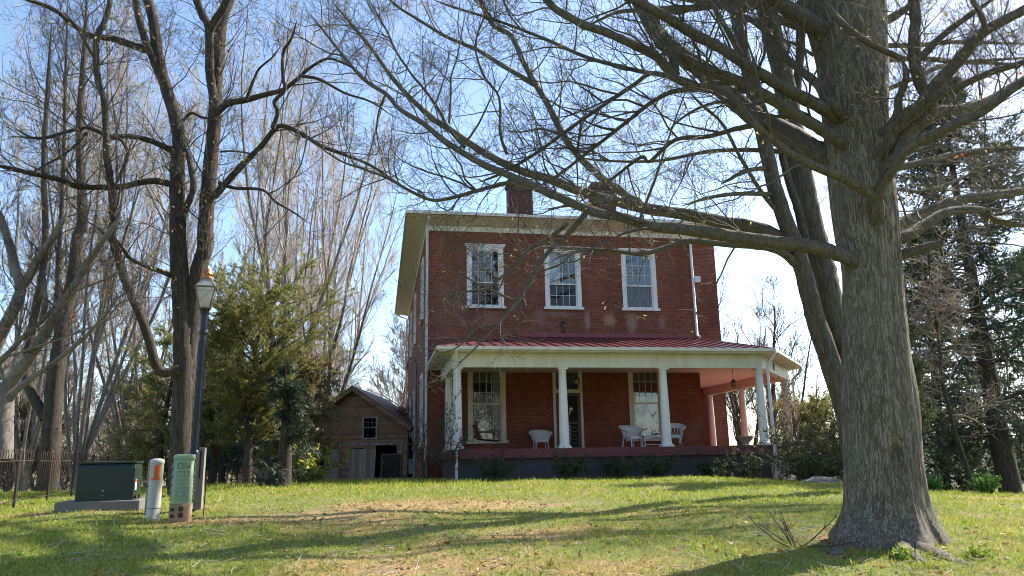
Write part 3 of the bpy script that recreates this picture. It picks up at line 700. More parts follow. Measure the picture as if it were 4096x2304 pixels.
class TM:
    def __init__(s): s.v = []; s.q = []; s.n = 0
    def add(s, pts, rad, k):
        v, q = tubes(pts, rad, k); s.v.append(v); s.q.append(q+s.n); s.n += len(v)
    def build(s, name, m, parent=None): return np_mesh(name, np.concatenate(s.v), np.concatenate(s.q), m, parent)
def leaf_tris(P, size, flat=.0):
    m = len(P); a = norm(rng.normal(0, 1, (m, 3))); b = norm(np.cross(a, rng.normal(0, 1, (m, 3))))
    if flat: a[:, 2] *= 1-flat; a = norm(a)
    s = size*(.6+.8*rng.random((m, 1)))
    v = np.stack([P - b*s*.35, P + b*s*.35, P + a*s*1.3], 1).reshape(-1, 3)
    return v, np.arange(m*3).reshape(-1, 3)
def leaves(name, P, size, m, parent=None, flat=0.):
    v, t = leaf_tris(np.asarray(P), size, flat); return np_mesh(name, v, None, m, parent, tris=t, smooth=False)
def catmull(P, per=6):
    P = np.asarray(P, float); Q = np.vstack([2*P[0]-P[1], P, 2*P[-1]-P[-2]]); out = []
    for i in range(1, len(Q)-2):
        for t in np.linspace(0, 1, per, endpoint=False):
            a, b, c, d = Q[i-1:i+3]; out.append(.5*(2*b + (c-a)*t + (2*a-5*b+4*c-d)*t*t + (3*b-a-3*c+d)*t**3))
    out.append(P[-1]); return np.array(out)
def resample(pts, rad, n):
    s = np.concatenate([[0], np.cumsum(np.linalg.norm(np.diff(pts, axis=0), axis=1))]); x = np.linspace(0, s[-1], n+1)
    return np.stack([np.interp(x, s, pts[:, k]) for k in range(3)], 1), np.interp(x, s, rad), s[-1]

def traced(segs, Y0, Y1, w0, w1, bow=.0, axis=None, ex=.78):
    """limb seen in the photo: list of (window, x, y); Y0..Y1 its distance; w0..w1 its width in 2576-px pixels"""
    P = [src(w, x, y) for w, x, y in segs]; n = len(P)
    s = np.concatenate([[0], np.cumsum([math.hypot(P[i+1][0]-P[i][0], P[i+1][1]-P[i][1]) for i in range(n-1)])]); s /= s[-1]
    Y = Y0+(Y1-Y0)*s + bow*np.sin(s*math.pi)
    pts = np.array([atY(p[0], p[1], y) for p, y in zip(P, Y)])
    wid = (w0+(w1-w0)*s**ex)
    rad = wid*1.59*Y/FPX/2
    if axis is not None: pts = np.vstack([[axis(pts[0][2]-.12)], pts]); rad = np.concatenate([[rad[0]], rad])
    pc = catmull(np.column_stack([pts, rad]), 5)
    if w1 < 20: pc[-4:, 3] *= np.array([.85, .7, .5, .25])
    return pc[:, :3], np.maximum(pc[:, 3], .003)
def W_(win, *xy): return [(win, x, y) for x, y in xy]

def limb_mesh(name, pts, rad, m, parent, k=10, rough=.06):
    n = len(pts); v, q = tubes(pts[None], rad[None], k); v = v.reshape(n, k, 3)
    jit = 1 + rough*rng.normal(0, 1, (n, k, 1)); c = pts[:, None]; v = c + (v-c)*jit
    return np_mesh(name, v.reshape(-1, 3), q, m, parent)
def twig_levels(limbs, dens, lens, radf, minr, ks, crown, budname=None, budsize=.03, budfrac=.3, budmat=None, parent=None, tmin=.15, upb=.35, wander=.17, trop=.05, seg=(6, 4, 3), sides=(5, 3, 3), ang=(30, 70), spread=(.3,1)):
    LP = []; LR = []; LL = []
    for p, r in limbs:
        a, b, l = resample(p, r, 24); LP.append(a); LR.append(b); LL.append(l)
    LP = np.array(LP); LR = np.array(LR); LL = np.array(LL)
    m = int(LL.sum()*dens); idx = rng.choice(len(LL), m, p=LL/LL.sum()); t = tmin+(1-tmin)*rng.random(m)**.8
    tips = []; pts, rad = LP, LR; L0 = None
    for lv, (ll, n, k, kk) in enumerate(zip(lens, seg, sides, ks)):
        if lv:
            m0 = len(pts); idx = np.repeat(np.arange(m0), kk); t = spread[0]+(spread[1]-spread[0])*rng.random(len(idx))
        p, tg, r = sample(pts, rad, idx, t)
        d = side_dirs(tg, np.radians(rng.uniform(ang[0], ang[1], len(idx))), upb)
        L = ll*rng.uniform(.45, 1.25, len(idx))*(1.1-.45*t)
        if lv == 0: L = L*np.clip(LL[idx]/3, .5, 1.2)
        R0 = np.maximum(np.minimum(r*.62, L*radf), minr*(1.5 if lv == 0 else 1))
        npts, nrad = grow(p, d, L, R0, np.maximum(R0*.35, minr*.6), n, wander, trop)
        crown.add(npts, nrad, k); pts, rad = npts, nrad
    if budname:
        e = pts[:, -1]; e2 = pts[:, pts.shape[1]//2]; e = np.concatenate([e, e2]); e = e[rng.random(len(e)) < budfrac]
        tag(leaves(budname, np.repeat(e, 2, 0)+rng.normal(0, budsize*.5, (2*len(e), 3)), budsize, budmat or M['bud'], parent), kind='stuff')
    return pts

# ------------------------------------------------------------------ the big maple at the right
YB = 9.0
def fbm(p, o=4):
    return mnoise.fractal(Vector(p), 1.0, 2.0, o)
def trunk_mesh(name, cen, rad, m, parent, k=110, rows=210, lobes=None, rough=.045, furrow=.042, hollow=None):
    n = len(cen); pc = catmull(np.column_stack([cen, rad]), 12); pts, rd, _ = resample(pc[:, :3], pc[:, 3], rows)
    v, q = tubes(pts[None], rd[None], k); v = v.reshape(rows+1, k, 3)
    for i in range(rows+1):
        c = pts[i]
        for j in range(k):
            d = v[i, j]-c; L = np.linalg.norm(d); u = d/L
            ang = math.atan2(u[1], u[0])
            f = fbm((u[0]*7, u[1]*7, c[2]*1.1), 4)*furrow + fbm((u[0]*2+5, u[1]*2, c[2]*.7), 3)*rough
            f -= furrow*.9*max(0, 1-abs(fbm((u[0]*4.5+9, u[1]*4.5, c[2]*.45), 3))*7)
            s = 1 + f
            if lobes: s += lobes(ang, c[2])
            v[i, j] = c + u*L*s
            if hollow is not None:
                g = (v[i, j]-hollow[0])/hollow[1]; e = math.exp(-float(g @ g)); v[i, j] -= u*e*hollow[2]
    return np_mesh(name, v.reshape(-1, 3), q, m, parent)
edges = [(0,2018,2222),(143,2052,2229),(286,2068,2233),(430,2080,2244),(573,2100,2258),(692,2122,2268),(849,2122,2283),(1005,2120,2303),(1162,2124,2315),(1267,2126,2328),(1319,2118,2342),(1365,2104,2360),(1405,2096,2372)]
cen = []; rad = []
for y, a, b in edges[::-1]:
    p = atY(a*1.59, y*1.59, YB); q = atY(b*1.59, y*1.59, YB); cen.append((p+q)/2); rad.append(np.linalg.norm(q-p)/2*.95)
top = cen[-1]-cen[-2]; cen += [cen[-1]+top*1.5, cen[-1]+top*4]; rad += [rad[-1]*.95, rad[-1]*.7]
base = cen[0].copy(); zb = gz(base[0], base[1]); cen = [np.array([base[0], base[1], zb-.25])]+cen; rad = [rad[0]*1.05]+rad
maple = thing('maple_tree', 'big bare maple with a thick furrowed grey trunk nearest the camera', 'tree', (base[0], base[1], zb))
maple_off = np.array([base[0], base[1], zb])
def lobes(a, z):
    h = z-zb
    return math.exp(-max(h, 0)/.27)*(.12+.17*max(0, math.cos(3*(a-R(-30))))+.10*max(0, math.cos(5*a+1)))
hol = atY(2262*1.59, 1155*1.59, YB-.42)
trunk_mesh('trunk', np.array(cen)-maple_off, np.array(rad), M['bark_big'], maple, lobes=lambda a, z: lobes(a, z+zb), hollow=(hol-maple_off, np.array([.07,.3,.17]), .12))
# surface roots
def root(pts, r0, r1, seed=0):
    P = []
    for (w, x, y) in pts:
        d = ray(*src(w, x, y)); t = 1.0
        for _ in range(60):
            p = d*t+np.array([0,0,EYE]); t += (p[2]-gz(p[0], p[1]))*1.5/max(.05, abs(d[2])+.08)*.5
        P.append(d*t+np.array([0,0,EYE])+np.array([0,0,-.05]))
    P = np.array(P); n = len(P); rr = np.linspace(r0, r1, n); pc = catmull(np.column_stack([P, rr]), 6)
    limb_mesh('root', pc[:, :3]-maple_off, pc[:, 3], M['bark_big'], maple, 12, .1)
root(W_('V',(2290,1365),(2345,1388),(2400,1408),(2450,1422),(2560,1446)), .14, .018)
root(W_('V',(2270,1385),(2315,1408),(2365,1428)), .13, .025)
root(W_('V',(2110,1385),(2085,1402),(2060,1412)), .10, .02)

B_ = []   # limbs of the big maple: (points, radii)
cz = np.array(cen)
def maple_axis(z): return np.array([np.interp(z, cz[:, 2], cz[:, 0]), np.interp(z, cz[:, 2], cz[:, 1]), z])
def L(win_pts, Y0, Y1, w0, w1, bow=0, ex=.78):
    p0 = atY(*src(*win_pts[0]), Y0); ax = maple_axis(p0[2]); near = abs(p0[0]-ax[0]) < .75 and abs(Y0-YB) < .8
    B_.append(traced(win_pts, Y0, Y1, w0, w1, bow, maple_axis if near else None, ex))
L(W_('Z5',(1020,1352),(900,1310),(800,1292),(600,1270),(400,1240),(200,1212),(0,1190))+W_('Z4',(2060,1395),(1900,1365),(1700,1285),(1500,1195),(1350,1130),(1180,1060),(1010,960),(900,885),(800,800),(640,700),(560,610),(400,500),(200,260),(60,80)), 8.75, 10.6, 38, 5, -.7, 1.1)
L(W_('Z4',(1500,1200),(1340,1180),(1200,1212),(1000,1268),(850,1288),(700,1225),(560,1145),(400,1085),(250,1030),(30,880)), 9.3, 10.5, 14, 4, .3)
L(W_('Z5',(1200,1130),(1190,1050),(1100,985),(1000,930),(850,870),(740,810),(640,730),(560,660),(500,590),(470,540),(380,470),(200,440),(60,380)), 8.55, 7.9, 32, 10, -.3)
L(W_('Z5',(1190,1060),(1230,960),(1290,880),(1340,800),(1450,730),(1600,660),(1750,590),(1900,480),(2050,380)), 8.5, 7.2, 34, 20, -.2)
L(W_('Z5',(960,860),(850,780),(700,690),(560,620),(450,530),(350,440),(250,350),(120,260),(50,190),(0,110),(-60,0)), 9.1, 9.9, 62, 44, .2)
L(W_('Z5',(1000,750),(900,680),(750,590),(600,500),(430,415),(280,362),(130,280))+W_('Z4',(2415,490),(2300,370),(2150,290),(1950,200),(1830,160),(1650,60),(1590,0),(1500,-90)), 8.7, 8.0, 34, 20, -.2)
L(W_('Z5',(960,600),(850,540),(700,460),(550,370),(400,270),(250,190),(120,110),(0,45),(-120,-20)), 8.7, 7.8, 36, 26, -.1)
L(W_('Z5',(990,580),(920,510),(880,440),(780,360),(700,290),(620,180),(560,120),(500,90),(430,60),(300,-30)), 8.6, 9.4, 28, 14)
L(W_('Z5',(880,150),(780,80),(700,30),(620,-40)), 8.8, 8.2, 56, 40)
L(W_('Z5',(1250,780),(1280,690),(1350,610),(1430,550),(1500,450),(1600,350),(1700,230),(1770,160),(1900,90),(2050,10)), 8.55, 7.4, 42, 26, -.1)
L(W_('Z5',(1290,850),(1340,740),(1400,670),(1470,610),(1480,540),(1430,450),(1400,350),(1390,200),(1400,100),(1385,-30)), 8.5, 7.9, 38, 28)
L(W_('Z5',(1330,310),(1200,250),(1080,180),(980,90),(920,0),(890,-60)), 8.1, 7.9, 16, 18)
L(W_('Z5',(1290,640),(1310,530),(1350,400),(1330,310)), 8.4, 8.1, 24, 16)
L(W_('Z5',(1470,520),(1600,470),(1750,400),(1900,350),(2050,310)), 8.0, 7.2, 24, 16)
L(W_('Z5',(1340,660),(1500,590),(1650,570),(1800,520),(1971,420),(2060,380)), 9.0, 9.8, 30, 22)
L(W_('Z5',(1320,1255),(1400,1220),(1500,1150),(1600,1110),(1750,1110),(1800,1150),(1900,1180),(2030,1190)), 9.0, 9.6, 34, 14)
L(W_('Z5',(1330,1345),(1450,1305),(1540,1280)), 8.9, 8.6, 26, 20)
L(W_('Z5',(1420,310),(1550,180),(1700,70),(1830,-20)), 8.1, 7.7, 22, 14)
L(W_('Z5',(1235,110),(1330,60),(1420,-10),(1500,-80)), 9.0, 8.8, 24, 16)
L(W_('Z5',(1770,165),(1745,80),(1700,0),(1680,-60)), 7.6, 7.4, 18, 10)
# long thin limbs crossing the sky to the left
L(W_('Z5',(440,430),(330,440),(200,450),(90,400),(0,388))+W_('Z4',(2150,545),(1950,680),(1760,812),(1600,930),(1450,1030),(1290,1120),(1150,1175)), 9.4, 10.2, 16, 7)
L(W_('Z5',(520,480),(330,470),(130,482),(0,545))+W_('Z4',(2100,790),(1880,960),(1700,1100),(1560,1190),(1400,1260)), 9.2, 10.4, 17, 6)
L(W_('Z5',(640,640),(450,680),(300,720),(132,738),(0,850))+W_('Z4',(2200,1010),(2050,1120),(1900,1235),(1750,1330)), 9.3, 10.6, 17, 6)
L(W_('Z4',(1060,950),(960,830),(900,720),(820,600),(720,480),(620,330),(560,200),(480,60),(430,-30)), 10.0, 10.6, 10, 4)
L(W_('Z4',(960,790),(970,640),(975,490),(1010,380),(1040,220),(1070,60)), 10.0, 10.3, 7, 3)
L(W_('Z4',(1330,990),(1290,860),(1290,700),(1270,600),(1190,500),(1150,400),(1130,280),(1180,120),(1230,0)), 9.8, 10.2, 9, 4)
L(W_('Z5',(470,545),(300,470),(150,410))+W_('Z4',(2250,470),(2110,440),(1850,370),(1600,260),(1400,180),(1200,110),(1000,50),(860,0)), 9.35, 10.3, 16, 6)
# drooping branches in front of the house
L(W_('Z1',(1060,60),(1000,130),(930,205),(880,245),(830,310),(775,410),(735,475),(748,520),(740,541)), 9.2, 8.9, 17, 9)
L(W_('Z1',(740,541),(700,505),(600,460),(480,400),(400,345),(340,300),(330,250)), 8.9, 8.8, 8, 3)
L(W_('Z1',(960,120),(870,190),(780,240),(660,360),(560,440),(480,455),(400,470),(330,510)), 9.2, 8.6, 13, 4)
L(W_('Z1',(740,480),(640,590),(540,700),(470,770),(400,835)), 8.9, 8.4, 9, 3)
L(W_('Z1',(600,620),(500,650),(420,730),(340,760),(270,740)), 8.7, 8.2, 6, 3)
def upper_limbs(start, n, z, elev, Ls, R0, az):
    a = R(az[0])+R(az[1]-az[0])*(np.arange(n)+rng.random(n)*.7)/n; e = np.radians(rng.uniform(*elev, n)); P = np.array([start(h) for h in rng.uniform(*z, n)])
    p, r = grow(P, np.stack([np.cos(e)*np.cos(a), np.cos(e)*np.sin(a), np.sin(e)], 1), rng.uniform(*Ls, n), rng.uniform(*R0, n), np.full(n, .012), 14, .11, .02); return [(p[i], r[i]) for i in range(n)]
B_ += upper_limbs(maple_axis, 26, (8.0, 11.5), (10, 55), (5, 9), (.08, .15), (-60, 300))
for p, r in B_: limb_mesh('limb', p-maple_off, r, M['bark_limb'], maple)
cr = TM(); BL = [(p-maple_off, r) for p, r in B_]
twig_levels(BL[-26:], .8, (1.25, .62, .34), .012, .003, (1, 5, 3), cr, upb=.3)
twig_levels(BL[:-26], 4.3, (1.25, .62, .34), .012, .0026, (1, 7, 4), cr, 'buds', .028, .035, M['bud'], maple, upb=.3)
cr.build('crown', M['twig'], maple)
dl = np.array([atY(*src('Z5', x, y), 8.0) for x, y in ((1555,75),(1670,95),(1750,590),(545,960),(460,990),(1965,380),(1640,820))]+[atY(*src('Z4', 2065, 1385), 9.4), atY(*src('Z4', 430, 340), 10)])
leaves('dead_leaves', np.repeat(dl-maple_off, 4, 0)+rng.normal(0,.016,(len(dl)*4,3)), .036, M['orange_leaf'], maple)

# ------------------------------------------------------------------ the twin-stemmed tree behind it
Y2 = 14.2
T2 = []
def L2(pts, Y0, Y1, w0, w1, bow=0, ex=.78): T2.append(traced(pts, Y0, Y1, w0, w1, bow, None, ex))
b2 = atY(*src('V', 2165, 1235), Y2); z2 = gz(b2[0], Y2); o2 = np.array([b2[0], Y2, z2])
twin = thing('twin_stemmed_tree', 'bare tree with leaning twin stems close behind the big maple trunk', 'tree', tuple(o2))
stems = [
 traced(W_('V',(2165,1250),(2150,1150),(2135,1060),(2118,1000))+W_('Z8',(560,1449),(505,1250),(440,1000),(380,800),(300,600),(215,350),(160,120))+W_('Z5',(520,400),(480,220),(455,80),(440,-60)), Y2, Y2, 62, 28),
 traced(W_('V',(2185,1250),(2180,1150),(2170,1060),(2150,980),(2120,880))+W_('Z8',(690,1449),(650,1200),(590,950),(500,600),(440,300),(400,100))+W_('Z5',(700,400),(650,200),(600,0),(575,-80)), Y2+.3, Y2+.5, 74, 52),
 traced(W_('Z8',(475,800),(440,680),(395,480),(330,290),(280,100),(240,-60)), Y2+.1, Y2+.2, 24, 18),
 traced(W_('Z5',(760,620),(775,450),(790,300),(795,100),(800,-60)), Y2+.6, Y2+.9, 26, 22)]
for i, (p, r) in enumerate(stems): limb_mesh('trunk' if i < 2 else 'limb', p-o2, r, M['bark_grey'], twin, 20, .04)
L2(W_('Z5',(745,1345),(700,1262),(550,1200),(400,1175),(200,1133),(0,1103))+W_('Z4',(2080,1310),(2000,1290),(1800,1230),(1600,1150),(1450,1110),(1250,1020),(1100,930),(960,830),(850,760),(700,620),(580,480),(450,300),(300,120),(200,0)), Y2, 16.0, 38, 6, .5, 1.1)
L2(W_('Z4',(2230,1350),(2080,1245),(1950,1150),(1810,1020),(1700,880),(1600,680),(1510,530),(1430,380),(1360,230),(1250,170),(1200,80),(1160,0),(1130,-80)), 14.6, 15.6, 24, 12)
L2(W_('Z4',(1510,545),(1300,420),(1140,320),(950,240),(800,150),(640,50),(540,-40)), 15.2, 16.2, 15, 7)
L2(W_('Z5',(790,1410),(700,1335),(600,1300),(400,1287),(200,1270),(100,1298),(0,1330))+W_('Z1',(1300,268),(1150,250),(950,240),(850,238),(760,255)), Y2, 13.0, 24, 6)
L2(W_('Z5',(690,1135),(600,1030),(530,920),(460,800),(380,650),(280,560),(200,480)), Y2, 13.4, 13, 7)
L2(W_('Z5',(650,1025),(480,1020),(320,1040),(170,1085)), Y2, 13.0, 14, 8)
L2(W_('Z5',(625,885),(500,900),(430,940),(375,970)), Y2, 13.4, 14, 8)
L2(W_('Z5',(720,800),(500,790),(300,800),(100,840),(0,850))+W_('Z4',(2080,1040),(1900,1030),(1780,1010)), Y2, 15.5, 15, 5)
L2(W_('Z5',(1010,1260),(1290,1190),(1450,1120),(1600,1060),(1800,1030),(2030,1000)), 14.3, 15.6, 38, 22)
L2(W_('Z5',(1010,950),(1330,880),(1500,840),(1700,800),(2030,775)), 14.3, 15.6, 26, 14)
L2(W_('Z5',(1010,315),(1230,245),(1400,240),(1600,222),(2030,232)), 14.3, 15.6, 16, 10)
L2(W_('Z5',(1010,390),(1240,320),(1450,310),(1650,325),(2030,300)), 14.3, 15.6, 18, 10)
L2(W_('Z5',(1010,540),(1250,470),(1420,400),(1550,345),(1750,330),(2030,350)), 14.3, 15.6, 16, 8)
L2(W_('Z5',(1010,1070),(1290,1000),(1420,1010),(1600,960),(1780,880),(2000,850)), 14.3, 15.6, 14, 6)
L2(W_('Z5',(520,360),(430,200),(350,60),(300,-40)), Y2, 13.6, 22, 12)
L2(W_('Z5',(600,640),(470,560),(350,540),(200,600),(60,720)), Y2, 15.2, 12, 5)
L2(W_('Z5',(860,290),(760,230),(660,190),(560,60)), Y2+.5, 15.5, 10, 6)
L2(W_('Z4',(1700,880),(1560,830),(1420,850),(1300,840)), 15.0, 14.6, 8, 3)
L2(W_('Z4',(2250,1340),(2100,1290),(1900,1310),(1700,1330),(1560,1350)), 14.4, 14.0, 14, 4)
tops = [stems[0][0][-1], stems[1][0][-1], stems[1][0][-1]]
T2 += upper_limbs(lambda h: tops[int(h*1000) % 3]+np.array([0,0,-rng.random()*.6]), 30, (0, 1), (4, 60), (5, 9.5), (.08, .15), (-70, 250))
for p, r in T2: limb_mesh('limb', p-o2, r, M['bark_limb'], twin)
cr = TM(); twig_levels([(p-o2, r) for p, r in T2[-30:]], .6, (1.5, .8, .45), .010, .0035, (1, 5, 3), cr, upb=.2)
twig_levels([(p-o2, r) for p, r in T2[:-30]]+[(p-o2, r) for p, r in stems[2:]], 3.3, (1.5, .8, .45), .010, .0035, (1, 7, 4), cr, 'buds', .045, .07, M['bud'], twin, upb=.2)
cr.build('crown', M['twig'], twin)

# ------------------------------------------------------------------ dark two-trunked tree behind the lamp post
YL = 17.0
b3 = atY(*src('V', 460, 1215), YL); o3 = np.array([b3[0], YL, gz(b3[0], YL)])
dark = thing('two_trunked_tree', 'dark bare tree with two tall trunks behind the lamp post', 'tree', tuple(o3))
zz = lambda *xy: W_('Z3', *xy)
ST = [traced(W_('V',(455,1260),(457,1150),(459,1050),(462,950),(461,850),(456,740))+zz((1035,1449),(1030,1250),(1027,1000),(1040,850),(1030,750),(1000,620),(960,500),(920,350),(900,200),(880,80),(850,-20),(830,-90)), YL, YL, 62, 26),
      traced(W_('V',(466,1260),(470,1130),(474,1000),(476,900),(482,830),(491,740),(504,660))+zz((1185,1449),(1195,1250),(1215,1000),(1235,800),(1247,650),(1252,500),(1265,350),(1275,200),(1290,100),(1325,0),(1350,-70)), YL+.1, YL+.1, 52, 30)]
for p, r in ST: limb_mesh('trunk', p-o3, r, M['bark_dark'], dark, 20, .05)
T3 = []
def L3(pts, Y0, Y1, w0, w1, bow=0): T3.append(traced(pts, Y0, Y1, w0, w1, bow))
L3(zz((940,470),(890,350),(850,250),(810,130),(785,0),(770,-80)), YL, YL-.4, 24, 18)
L3(zz((1240,580),(1215,400),(1210,170),(1170,80),(1140,0),(1120,-80)), YL, YL-.6, 26, 20)
L3(zz((1215,170),(1260,100),(1300,40),(1330,-30)), YL-.4, YL-.7, 24, 20)
L3(zz((870,295),(760,260),(680,230),(580,215),(500,200),(420,140),(320,60),(200,10),(60,-30)), YL, YL-2, 22, 9)
L3(zz((1000,1070),(900,1050),(800,1060),(720,1080),(600,1085),(450,1080),(340,1040),(200,1010),(80,980),(-60,950)), YL, YL-2.5, 18, 12)
L3(zz((1040,1260),(1080,1200),(1120,1090),(1110,990),(1090,900),(1050,840)), YL-.2, YL-.2, 18, 15, -.3)
L3(zz((1010,880),(930,840),(850,810),(760,790),(640,790),(520,745),(400,760),(250,800),(60,790)), YL, YL-2.2, 18, 6)
L3(W_('Z2',(800,530),(730,545),(690,500),(660,390),(620,280),(570,170),(530,50),(500,-60))+zz((660,1250),(640,1050),(620,900),(612,700),(600,560),(570,480),(558,350),(560,220),(600,140),(630,50),(640,-40)), YL-.3, YL-1.6, 25, 15, -.4)
L3(zz((1260,650),(1320,600),(1420,580),(1530,550),(1640,520),(1720,460),(1800,390),(1900,340),(2000,370),(2100,430)), YL, YL-1.6, 20, 5)
L3(zz((1740,440),(1850,460),(2000,540),(2150,590),(2300,690)), YL-1.3, YL-1.8, 10, 4)
L3(zz((1240,1140),(1320,1050),(1420,940),(1520,840),(1590,750),(1640,730),(1740,770),(1850,840),(1980,890),(2150,960),(2300,1060),(2460,1150)), YL, YL-1.8, 20, 5)
L3(zz((1580,745),(1610,650),(1590,590),(1650,520),(1640,450),(1640,310),(1690,220),(1720,120)), YL-1, YL-1.4, 14, 6)
L3(zz((1425,585),(1480,440),(1510,390),(1580,330),(1640,250)), YL-.6, YL-.9, 10, 4)
L3(zz((1270,1060),(1360,1090),(1520,1100),(1600,1170),(1700,1230),(1800,1300)), YL, YL-1.2, 11, 4)
L3(W_('Z2',(790,125),(700,90),(620,60),(570,30),(520,-40),(440,-90)), YL, YL-1, 15, 6)
L3(zz((560,350),(520,290),(480,220),(440,150),(360,60)), YL-1.2, YL-1.5, 11, 6)
L3(zz((650,800),(700,810),(740,880),(720,960),(690,1040),(640,1090)), YL-1.2, YL-1.4, 10, 5)
L3(zz((500,770),(430,850),(330,920),(220,980),(120,1060)), YL-1.4, YL-2, 8, 3)
L3(zz((1060,700),(1110,655),(1170,680),(1250,690)), YL-.2, YL-.4, 9, 6)
L3(zz((1275,880),(1340,875),(1430,885),(1500,900)), YL-.1, YL-.3, 6, 3)
for p, r in T3: limb_mesh('limb', p-o3, r, M['bark_dark'], dark)
cr = TM(); twig_levels([(p-o3, r) for p, r in T3+ST], 3.6, (1.5, .75, .42), .010, .004, (1, 6, 4), cr, 'buds', .05, .06, M['bud'], dark, tmin=.3, upb=.15)
cr.build('crown', M['twig_dark'], dark)

# ------------------------------------------------------------------ pale-barked tree whose limbs reach in at the left edge, and the tree behind the fence
YS = 16.0
fz = lambda *xy: W_('F', *xy)
b4 = atY(*src('V', -14, 1250), YS); o4 = np.array([b4[0], YS, gz(b4[0], YS)])
pale = thing('pale_barked_tree', 'pale-barked bare tree whose limbs fan in at the left edge', 'tree', tuple(o4))
T4 = []
def L4(pts, Y0, Y1, w0, w1, bow=0): T4.append(traced(pts, Y0, Y1, w0, w1, bow))
p, r = traced(fz((10,1700),(20,1449),(25,1330),(30,1240),(60,1150)), YS, YS, 52, 44); limb_mesh('trunk', p-o4, r, M['bark_pale'], pale, 18, .04)
L4(fz((50,1180),(130,1070),(200,980),(280,860),(330,780),(430,600),(500,500),(560,410),(620,290),(700,180),(800,40),(870,-60)), YS, YS-1, 36, 12)
L4(fz((50,1290),(120,1200),(240,1100),(350,1030),(470,930),(600,830),(690,730),(760,660),(830,560),(845,490)), YS, YS-1.2, 18, 5)
L4(fz((-60,1050),(60,930),(180,800),(300,700),(400,580),(450,520),(560,470),(700,420),(850,350),(940,300)), YS, YS-1, 16, 4)
L4(fz((-80,980),(100,940),(300,870),(450,820),(580,770),(700,730),(820,670),(900,620)), YS, YS-1.4, 8, 3)
L4(fz((-60,920),(20,760),(70,670),(130,540),(150,440),(110,320),(80,180),(30,20),(0,-100)), YS-.3, YS-.8, 36, 18)
L4(fz((150,450),(210,370),(270,250),(340,150),(430,10),(480,-80)), YS-.4, YS-.9, 26, 14)
L4(fz((300,690),(330,560),(310,300),(320,250),(250,160)), YS-.3, YS-.5, 14, 8)
for p, r in T4: limb_mesh('limb', p-o4, r, M['bark_pale'], pale, 10, .03)
cr = TM(); twig_levels([(p-o4, r) for p, r in T4], 4.2, (1.1, .55, .3), .011, .004, (1, 6, 4), cr, 'buds', .04, .05, M['orange_leaf'], pale, upb=.4)
cr.build('crown', M['twig_dark'], pale)
YF = 27.0
b5 = atY(*src('V', 122, 1240), YF); o5 = np.array([b5[0], YF, gz(b5[0], YF)])
ft = thing('forked_tree', 'bare tree with a thick low-forked trunk standing behind the iron fence', 'tree', tuple(o5))
ST5 = [traced(W_('V',(118,1262),(120,1230),(124,1160),(130,1090))+fz((375,1449),(395,1150),(440,850),(480,600),(530,400),(560,100),(600,-80))+W_('V',(200,330),(210,160),(220,-30)), YF, YF, 54, 9),
       traced(fz((330,1400),(270,1300),(215,1180),(190,1050),(240,700),(300,400),(330,100))+W_('V',(110,420),(118,250),(130,60)), YF, YF-.5, 26, 8),
       traced(fz((400,1000),(420,700),(420,300),(440,0))+W_('V',(160,400),(165,200),(170,0)), YF, YF+.8, 15, 6)]
for p, r in ST5: limb_mesh('trunk', p-o5, r, M['bark_dark'], ft, 16, .05)
cr = TM(); twig_levels([(p-o5, r) for p, r in ST5], 2.2, (2.6, 1.3, .7), .010, .006, (1, 6, 4), cr, None, tmin=.25, upb=.4)
cr.build('crown', M['twig_dark'], ft)

# ------------------------------------------------------------------ generated bare trees
def fan_tree(name, H=17, nst=15, tilt=(4, 26), m_bark='bark_pale', m_twig='twig_pale', ks=(15, 8, 4), minr=.0075, rb=.2, buds=.10, curve=.035):
    root = bpy.data.objects.new(name, None); COL.objects.link(root)
    az = np.arange(nst)*2.4+rng.uniform(0, .5, nst); tl = np.radians(rng.uniform(*tilt, nst))
    Dd = np.stack([np.sin(tl)*np.cos(az), np.sin(tl)*np.sin(az), np.cos(tl)], 1)
    P = np.stack([.22*np.cos(az), .22*np.sin(az), rng.uniform(.3, 2.2, nst)], 1)
    Ls = H*rng.uniform(.75, 1.05, nst); R0 = rb*rng.uniform(.45, .8, nst)
    pts, rad = grow(P, Dd, Ls, R0, np.full(nst, .02), 14, .05, curve)
    t = TM(); b = np.array([[[0, 0, -.3], [0, 0, .8], [.02, .05, 2.4]]]); t.add(b, np.array([[rb*2.1, rb*1.7, rb*1.0]]), 12); t.add(pts, rad, 7); t.build('trunk', M[m_bark], root)
    c = TM(); p0, r0 = pts, rad
    for lv, (k, ll, n, s) in enumerate(((ks[0], .24*H, 6, 4), (ks[1], .1*H, 4, 3), (ks[2], .045*H, 3, 3))):
        idx = np.repeat(np.arange(len(p0)), k); tt = .25+.75*rng.random(len(idx))
        p, tg, r = sample(p0, r0, idx, tt); d = side_dirs(tg, np.radians(rng.uniform(14, 42, len(idx))), .2)
        L_ = ll*rng.uniform(.4, 1.1, len(idx))*(1.15-.6*tt); R_ = np.maximum(np.minimum(r*.6, L_*.010), minr)
        p0, r0 = grow(p, d, L_, R_, np.maximum(R_*.4, minr*.6), n, .09, .07); c.add(p0, r0, s)
    c.build('crown', M[m_twig], root)
    if buds:
        e = p0[:, -1]; e = e[rng.random(len(e)) < buds]; tag(leaves('buds', e, .085, M['bud'], root), kind='stuff')
    return root
